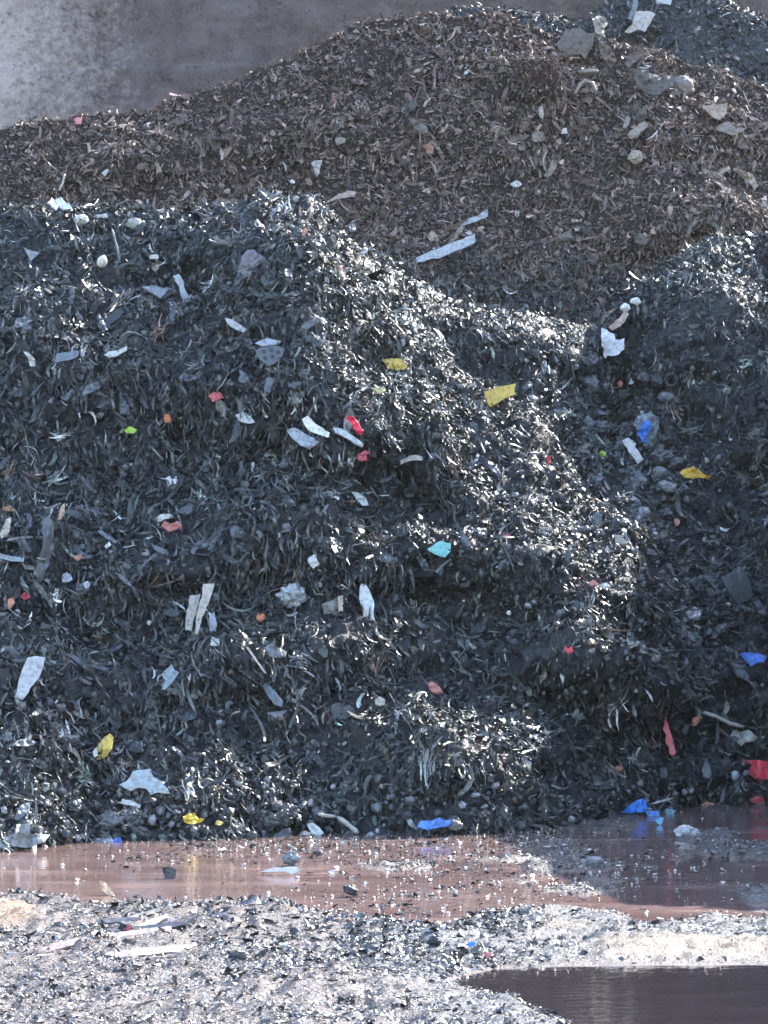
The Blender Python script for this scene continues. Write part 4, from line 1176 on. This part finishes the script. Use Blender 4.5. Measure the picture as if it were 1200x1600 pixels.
def scatter(S, n, dens, lift, patchy=1.3):
    P, N, Nf = S.sample(int(n * (1.5 if patchy else 1)), dens)
    # loose heaps and bare compacted patches
    kp = RNG.random(len(P)) < np.clip(0.66 + patchy * fbm(P * 2.4, 301, 3), .25, 1) + (patchy == 0)
    P, N = P[kp], N[kp]
    P = P + N * RNG.uniform(*lift, (len(P), 1))
    ok = clear_of_pieces(P)
    # pieces settle like shingles, tipped towards the sky
    N = unit(N + np.array([0, 0, 1.0]) * RNG.uniform(0, .5, (len(N), 1)))
    return P[ok], N[ok]


def in_frame(m=260):
    def f(u, v):
        d = np.clip(1 - np.maximum(np.maximum(-u, u - 1200), 0) / m, 0, 1)
        return 0.08 + d
    return f


def bell(cu, cv, su, sv):
    def f(u, v):
        return np.exp(-((u - cu) / su) ** 2 - ((v - cv) / sv) ** 2)
    return f


FR = in_frame()
HUE = (0.98, 1.02, 0.98)
front = Soup()
ct = np.empty((PF.shape[0] * PF.shape[1], 4))
ct[:] = (0.011, 0.012, 0.014, 0.7)  # core darker than its shreds: shade of the gaps put into its colour
front.add(PF.reshape(-1, 3), grid_faces(*PF.shape[:2]), ct, True)


def lay(soup, S, n, dens, lift, L, Wd, med, sig, hue, **kw):
    P, N = scatter(S, n, dens, lift, kw.pop('patchy', 1.3))
    k = len(P)
    tk = {a: kw.pop(a) for a in ('light', 'white', 'brown', 'rough') if a in kw}
    ribbons(soup, P, N, L[0] * np.exp(RNG.normal(size=k) * L[1]), Wd[0] * np.exp(RNG.normal(size=k) * Wd[1]), tints(k, med, sig, hue, **tk), **kw)


def locks(soup, S, n, per, dens, lift, L, Wd, med, sig, hue, spread=.035, **kw):
    """Tangled tufts: shreds that hang together share a direction and a tone."""
    P, N = scatter(S, n, dens, lift)
    k = len(P)
    tk = {a: kw.pop(a) for a in ('light', 'white', 'brown', 'rough') if a in kw}
    T = tints(k, med, sig, hue, **tk)
    ang = np.where(RNG.random(k) < .55, np.pi / 2 + RNG.normal(size=k) * .45, RNG.random(k) * 2 * np.pi)
    ln = L[0] * np.exp(RNG.normal(size=k) * L[1])
    rep = lambda A: np.repeat(A, per, 0)
    q = rnd(k * per) * spread
    NN = rep(N)
    q -= NN * (q * NN).sum(1, keepdims=True) * .6
    m_ = k * per
    TT = rep(T)
    TT[:, :3] *= np.exp(RNG.normal(size=(m_, 1)) * .4)
    ribbons(soup, rep(P) + q, NN, rep(ln) * RNG.uniform(.5, 1.2, m_), Wd[0] * np.exp(RNG.normal(size=m_) * Wd[1]), TT, hang=0,
            ang=rep(ang) + RNG.normal(size=m_) * .28, **kw)


# a matted under-layer, then longer strips, then chips and hanging threads
lay(front, SF, 66000, FR, (-.03, .03), (.075, .5), (.013, .5), .026, .65, HUE, patchy=0, hang=.25, light=.03, white=.004, curl=1.6)
locks(front, SF, 3100, 16, FR, (.01, .07), (.16, .35), (.010, .55), .042, .75, HUE, tilt=.35, curl=1.7)
lay(front, SF, 20000, FR, (.0, .08), (.12, .5), (.016, .65), .038, .85, HUE, hang=.3, tilt=.6, curl=1.9)
lay(front, SF, 17000, FR, (.0, .07), (.13, .5), (.0055, .45), .05, .7, HUE, hang=.3, curl=2.6, K=7, tilt=.5)
lay(front, SF, 7000, lambda u, v: FR(u, v) * np.exp(-((v - 840) / 260) ** 2) * (u < 640), (.02, .08), (.18, .4), (.014, .6), .035, .7, HUE, hang=.8)
P, N = scatter(SF, 58000, FR, (-.005, .03), 0)
chips(front, P, N, .010 * np.exp(RNG.normal(size=len(P)) * .5), tints(len(P), .034, .6, HUE, light=.04, white=.006), k=5)
P, N = scatter(SF, 28000, FR, (.0, .06))
chips(front, P, N, .019 * np.exp(RNG.normal(size=len(P)) * .6), tints(len(P), .036, .8, HUE, light=.06, white=.012), tilt=.8)
P, N = scatter(SF, 6500, lambda u, v: FR(u, v) * (bell(970, 700, 90, 170)(u, v) + .8 * bell(1060, 960, 160, 110)(u, v) + .9 * (v > 1225) + 0.06), (.0, .06))
chunks(front, P, .018 * np.exp(RNG.normal(size=len(P)) * .5), tints(len(P), .06, .6, (.95, 1, 1.06), light=.15, white=.02))
SPILL = lambda u, v: FR(u, v) * np.clip((v - 372 - .10 * np.abs(u - 760)) / 90, 0, 1) * (v < 560) * np.clip((u - 520) / 60, 0, 1)
lay(front, SB, 9000, SPILL, (.0, .07), (.085, .5), (.014, .55), .034, .6, (1.0, 1.0, 1.0), patchy=0, hang=.25, rough=(.4, .7))
P, N = scatter(SB, 9000, SPILL, (.0, .05), 0)
chips(front, P, N, .017 * np.exp(RNG.normal(size=len(P)) * .55), tints(len(P), .032, .6, (1.0, 1.0, 1.0), light=.03, white=.004, rough=(.4, .7)), tilt=.6)
tag(front.build('scrap_heap', M_SCRAP), 'wet black heap of shredded rubber and plastic rising from the puddle', 'scrap heap', kind='stuff')

BH = (1.3, 0.95, 0.80)
brown = Soup()
ct = np.empty((PB.shape[0] * PB.shape[1], 4))
ct[:] = (0.03, 0.022, 0.018, 0.9)  # dark core colour stands in for shade between the flakes
brown.add(PB.reshape(-1, 3), grid_faces(*PB.shape[:2]), ct, True)
FB = lambda u, v: FR(u, v) * (0.02 + (v < 560))
lay(brown, SB, 64000, FB, (-.03, .03), (.07, .5), (.014, .5), .095, .5, BH, patchy=0, hang=.2, light=.02, white=.002, brown=.1, rough=(.55, .85), curl=1.5)
locks(brown, SB, 1500, 14, FB, (.01, .06), (.13, .35), (.010, .5), .105, .45, BH, tilt=.3, curl=1.5, light=.02, white=.002, brown=.1, rough=(.5, .8))
lay(brown, SB, 12000, FB, (.0, .07), (.11, .5), (.019, .55), .115, .5, BH, hang=.2, tilt=.6, light=.03, white=.003, brown=.15, rough=(.5, .8), curl=1.2)
lay(brown, SB, 8000, FB, (.0, .06), (.12, .4), (.005, .45), .13, .5, BH, hang=.3, curl=2.4, K=7, rough=(.5, .8), tilt=.5)
P, N = scatter(SB, 52000, FB, (-.005, .03), 0)
chips(brown, P, N, .010 * np.exp(RNG.normal(size=len(P)) * .5), tints(len(P), .095, .5, BH, light=.02, white=.003, brown=.1, rough=(.55, .85)), k=5)
P, N = scatter(SB, 37000, FB, (.0, .05))
chips(brown, P, N, .023 * np.exp(RNG.normal(size=len(P)) * .5), tints(len(P), .11, .5, BH, light=.03, white=.005, brown=.15, rough=(.5, .8)), tilt=.5)
tag(brown.build('scrap_heap', M_BROWN), 'dry brown heap of shredded fluff between the black heap and the wall', 'scrap heap', kind='stuff')

clump = Soup()
q = unit(rnd(5200))
rr_ = np.array([0.21, 0.17, 0.17]) * (1 + .5 * fbm(q * 1.8 + 3, 77, 3))[:, None]
qp = CLUMP + q * rr_
cv = ICO_V * np.array([0.19, 0.15, 0.15]) * (1 + .4 * fbm(ICO_V * 1.8 + 3, 77, 3))[:, None] + CLUMP
clump.add(cv, ICO_F, np.tile(np.array([[.04, .028, .025, .9]]), (len(cv), 1)), False)
RH = (1.3, .9, .78)
ribbons(clump, qp[:2200], q[:2200], .07 * np.exp(rnd(2200, 1)[:, 0] * .5), .009 * np.exp(rnd(2200, 1)[:, 0] * .5), tints(2200, .07, .5, RH, light=.02, white=0, rough=(.6, .9)), hang=.3)
chips(clump, qp[2200:], q[2200:], .011 * np.exp(rnd(3000, 1)[:, 0] * .5), tints(3000, .07, .5, RH, light=.02, white=0, rough=(.6, .9)))
tag(clump.build('earth_clump', M_BROWN), 'dark reddish brown matted clump under the crest of the brown heap', 'clump')

dark = Soup()
ct = np.empty((PD.shape[0] * PD.shape[1], 4))
ct[:] = (0.022, 0.025, 0.031, 0.7)
dark.add(PD.reshape(-1, 3), grid_faces(*PD.shape[:2]), ct, True)
FD = lambda u, v: FR(u, v) * (v < 170)
lay(dark, SD, 15000, FD, (-.02, .05), (.10, .45), (.016, .5), .035, .5, HUE, hang=.3, rough=(.4, .65))
P, N = scatter(SD, 12000, FD, (.0, .05), 0)
chips(dark, P, N, .017 * np.exp(RNG.normal(size=len(P)) * .4), tints(len(P), .04, .5, HUE, rough=(.4, .65)))
tag(dark.build('scrap_heap', M_SCRAP), 'small dark blue grey heap rising farthest back against the wall', 'scrap heap', kind='stuff')

# ------------------------------------------------------------------ litter on mud and water
w_in = inside[:-1, :-1]
vis = (gu[:-1, :-1] > -60) & (gu[:-1, :-1] < 1260) & (gv[:-1, :-1] < 1640) & (gv[:-1, :-1] > 1240) & inv[:-1, :-1]
ga = np.abs((gx[:-1, 1:] - gx[:-1, :-1]) * (gy[1:, :-1] - gy[:-1, :-1]))


def ground_pts(n, mask):
    w = (ga * vis * mask).ravel()
    w = w / w.sum()
    idx = RNG.choice(len(w), n, p=w)
    r, c_ = np.divmod(idx, ga.shape[1])
    P = G[r, c_].copy()
    P[:, 0] += RNG.uniform(0, .022, n)
    P[:, 1] += RNG.uniform(0, .03, n)
    ok = clear_of_pieces(P)
    return P[ok]


U0, V0 = gu[:-1, :-1], gv[:-1, :-1]
litter = Soup()
ZU = np.array([0, 0, 1.0])
clumpy = np.clip(0.75 + 1.6 * fbm(G0[:-1, :-1] * np.array([1.9, 1.1, 1]), 141, 4), 0.3, 1.3)
landm = clumpy * (w_in < 0) * (1 - .55 * np.clip((U0 - 780) / 120, 0, 1)) * (1 - 0.85 * sandm[:-1, :-1]) * (1 - .8 * ochre[:-1, :-1])
GH = (1.1, .95, .9)
P = ground_pts(30000, landm)
P[:, 2] += RNG.uniform(0, .02, len(P))
chips(litter, P, np.tile(ZU, (len(P), 1)), .0055 * np.exp(RNG.normal(size=len(P)) * .6), tints(len(P), .10, .8, GH, light=.25, white=.06, rough=(.12, .4)), tilt=.28)
P = ground_pts(3600, landm * (.08 + bell(560, 1465, 330, 45)(U0, V0)))
P[:, 2] += RNG.uniform(.0, .02, len(P))
chips(litter, P, np.tile(ZU, (len(P), 1)), .015 * np.exp(RNG.normal(size=len(P)) * .6), tints(len(P), .035, .6, (.95, 1, 1.05), light=.1, white=.03, rough=(.15, .4)), tilt=.4)
P = ground_pts(900, landm)
chunks(litter, P, .010 * np.exp(RNG.normal(size=len(P)) * .65), tints(len(P), .05, .6, GH, light=.1, white=.02, rough=(.15, .4)))
P = ground_pts(2500, landm)
P[:, 2] += .008
n = len(P)
ribbons(litter, P, np.tile(ZU, (n, 1)), .06 * np.exp(RNG.normal(size=n) * .5), .009 * np.exp(RNG.normal(size=n) * .5), tints(n, .05, .7, GH, light=.2, white=.05, rough=(.15, .4)), hang=0, tilt=.05, curl=.8, flat=True)
tag(litter.build('mud_litter', M_SCRAP), 'fine wet crumbs of plastic and grit strewn over the muddy bank', 'litter', kind='stuff')

glint_litter = Soup()
wm = (w_in > 0) * (V0 < 1470) * (bell(330, 1325, 130, 18)(U0, V0) + 1.2 * bell(520, 1318, 120, 22)(U0, V0) + bell(720, 1345, 150, 40)(U0, V0)
                               + .6 * bell(820, 1310, 80, 20)(U0, V0) + .7 * bell(600, 1420, 120, 30)(U0, V0) + .35 * bell(230, 1345, 60, 12)(U0, V0)
                               + .4 * bell(930, 1360, 200, 40)(U0, V0) + .03)
P = ground_pts(1900, wm)
P[:, 2] = 0.004
clump = fbm(P * np.array([3, 2.2, 1]), 33, 2) > -.05
P = P[clump | (RNG.random(len(P)) < .2)]
chunks(glint_litter, P, .006 * np.exp(RNG.normal(size=len(P)) * .45), tints(len(P), .06, .6, GH, light=.2, white=.15, rough=(.1, .25)), smooth=True, jit=.12)  # beads added as sun sparkle dots, some tinted white like glints
P = ground_pts(2600, wm)
P[:, 2] = 0.008
chips(glint_litter, P, np.tile(ZU, (len(P), 1)), .014 * np.exp(RNG.normal(size=len(P)) * .5), tints(len(P), .035, .7, GH, light=.15, white=.05, rough=(.1, .3)), tilt=.2)
tag(glint_litter.build('litter_and_glints', M_SCRAP), 'flakes of scrap on the reddish puddle, with beads added as sun glints', 'litter', kind='stuff')

# ------------------------------------------------------------------ light
SUN = unit(np.array([0.60, 0.60, 0.71]))
el = math.asin(SUN[2])
az = math.atan2(SUN[0], SUN[1])
wd = bpy.data.worlds.new('World')
scene.world = wd
wd.use_nodes = True
nt = wd.node_tree
sky = nt.nodes.new('ShaderNodeTexSky')
sky.sky_type = 'NISHITA'
sky.sun_disc = False
sky.sun_elevation = el
sky.sun_rotation = az
bg = nt.nodes['Background']
link(nt, sky.outputs[0], bg.inputs[0])
bg.inputs['Strength'].default_value = 0.15
sd = bpy.data.lights.new('sun', 'SUN')
sd.energy = 3.2
sd.angle = math.radians(0.5)
sd.color = (1.0, 0.95, 0.88)
so = bpy.data.objects.new('sun', sd)
COL.objects.link(so)
so.rotation_euler = Vector(-SUN).to_track_quat('-Z', 'Y').to_euler()
so.location = (5, 10, 20)

# thin volume added to lift the blacks like a lens veil
bm = bmesh.new()
bmesh.ops.create_cube(bm, size=1)
bmesh.ops.scale(bm, vec=(250, 250, 14.5), verts=bm.verts)
hm = bpy.data.materials.new('added_veil')
hm.use_nodes = True
hn_ = hm.node_tree
hn_.nodes.remove(hn_.nodes['Principled BSDF'])
pv = hn_.nodes.new('ShaderNodeVolumePrincipled')
pv.inputs['Color'].default_value = (1.0, 0.97, 0.95, 1)
pv.inputs['Density'].default_value = 0.00013
pv.inputs['Anisotropy'].default_value = 0.3
link(hn_, pv.outputs[0], hn_.nodes['Material Output'].inputs['Volume'])
hz = bm_obj('veil_volume', bm, hm)
hz.location = (0, 0, 14.5 / 2 - 1.4)
tag(hz, kind='stuff')

vs = scene.view_settings
vs.view_transform = 'Standard'
vs.look = 'None'
vs.gamma = 1
vs.exposure = 2.6
vs.use_curve_mapping = False
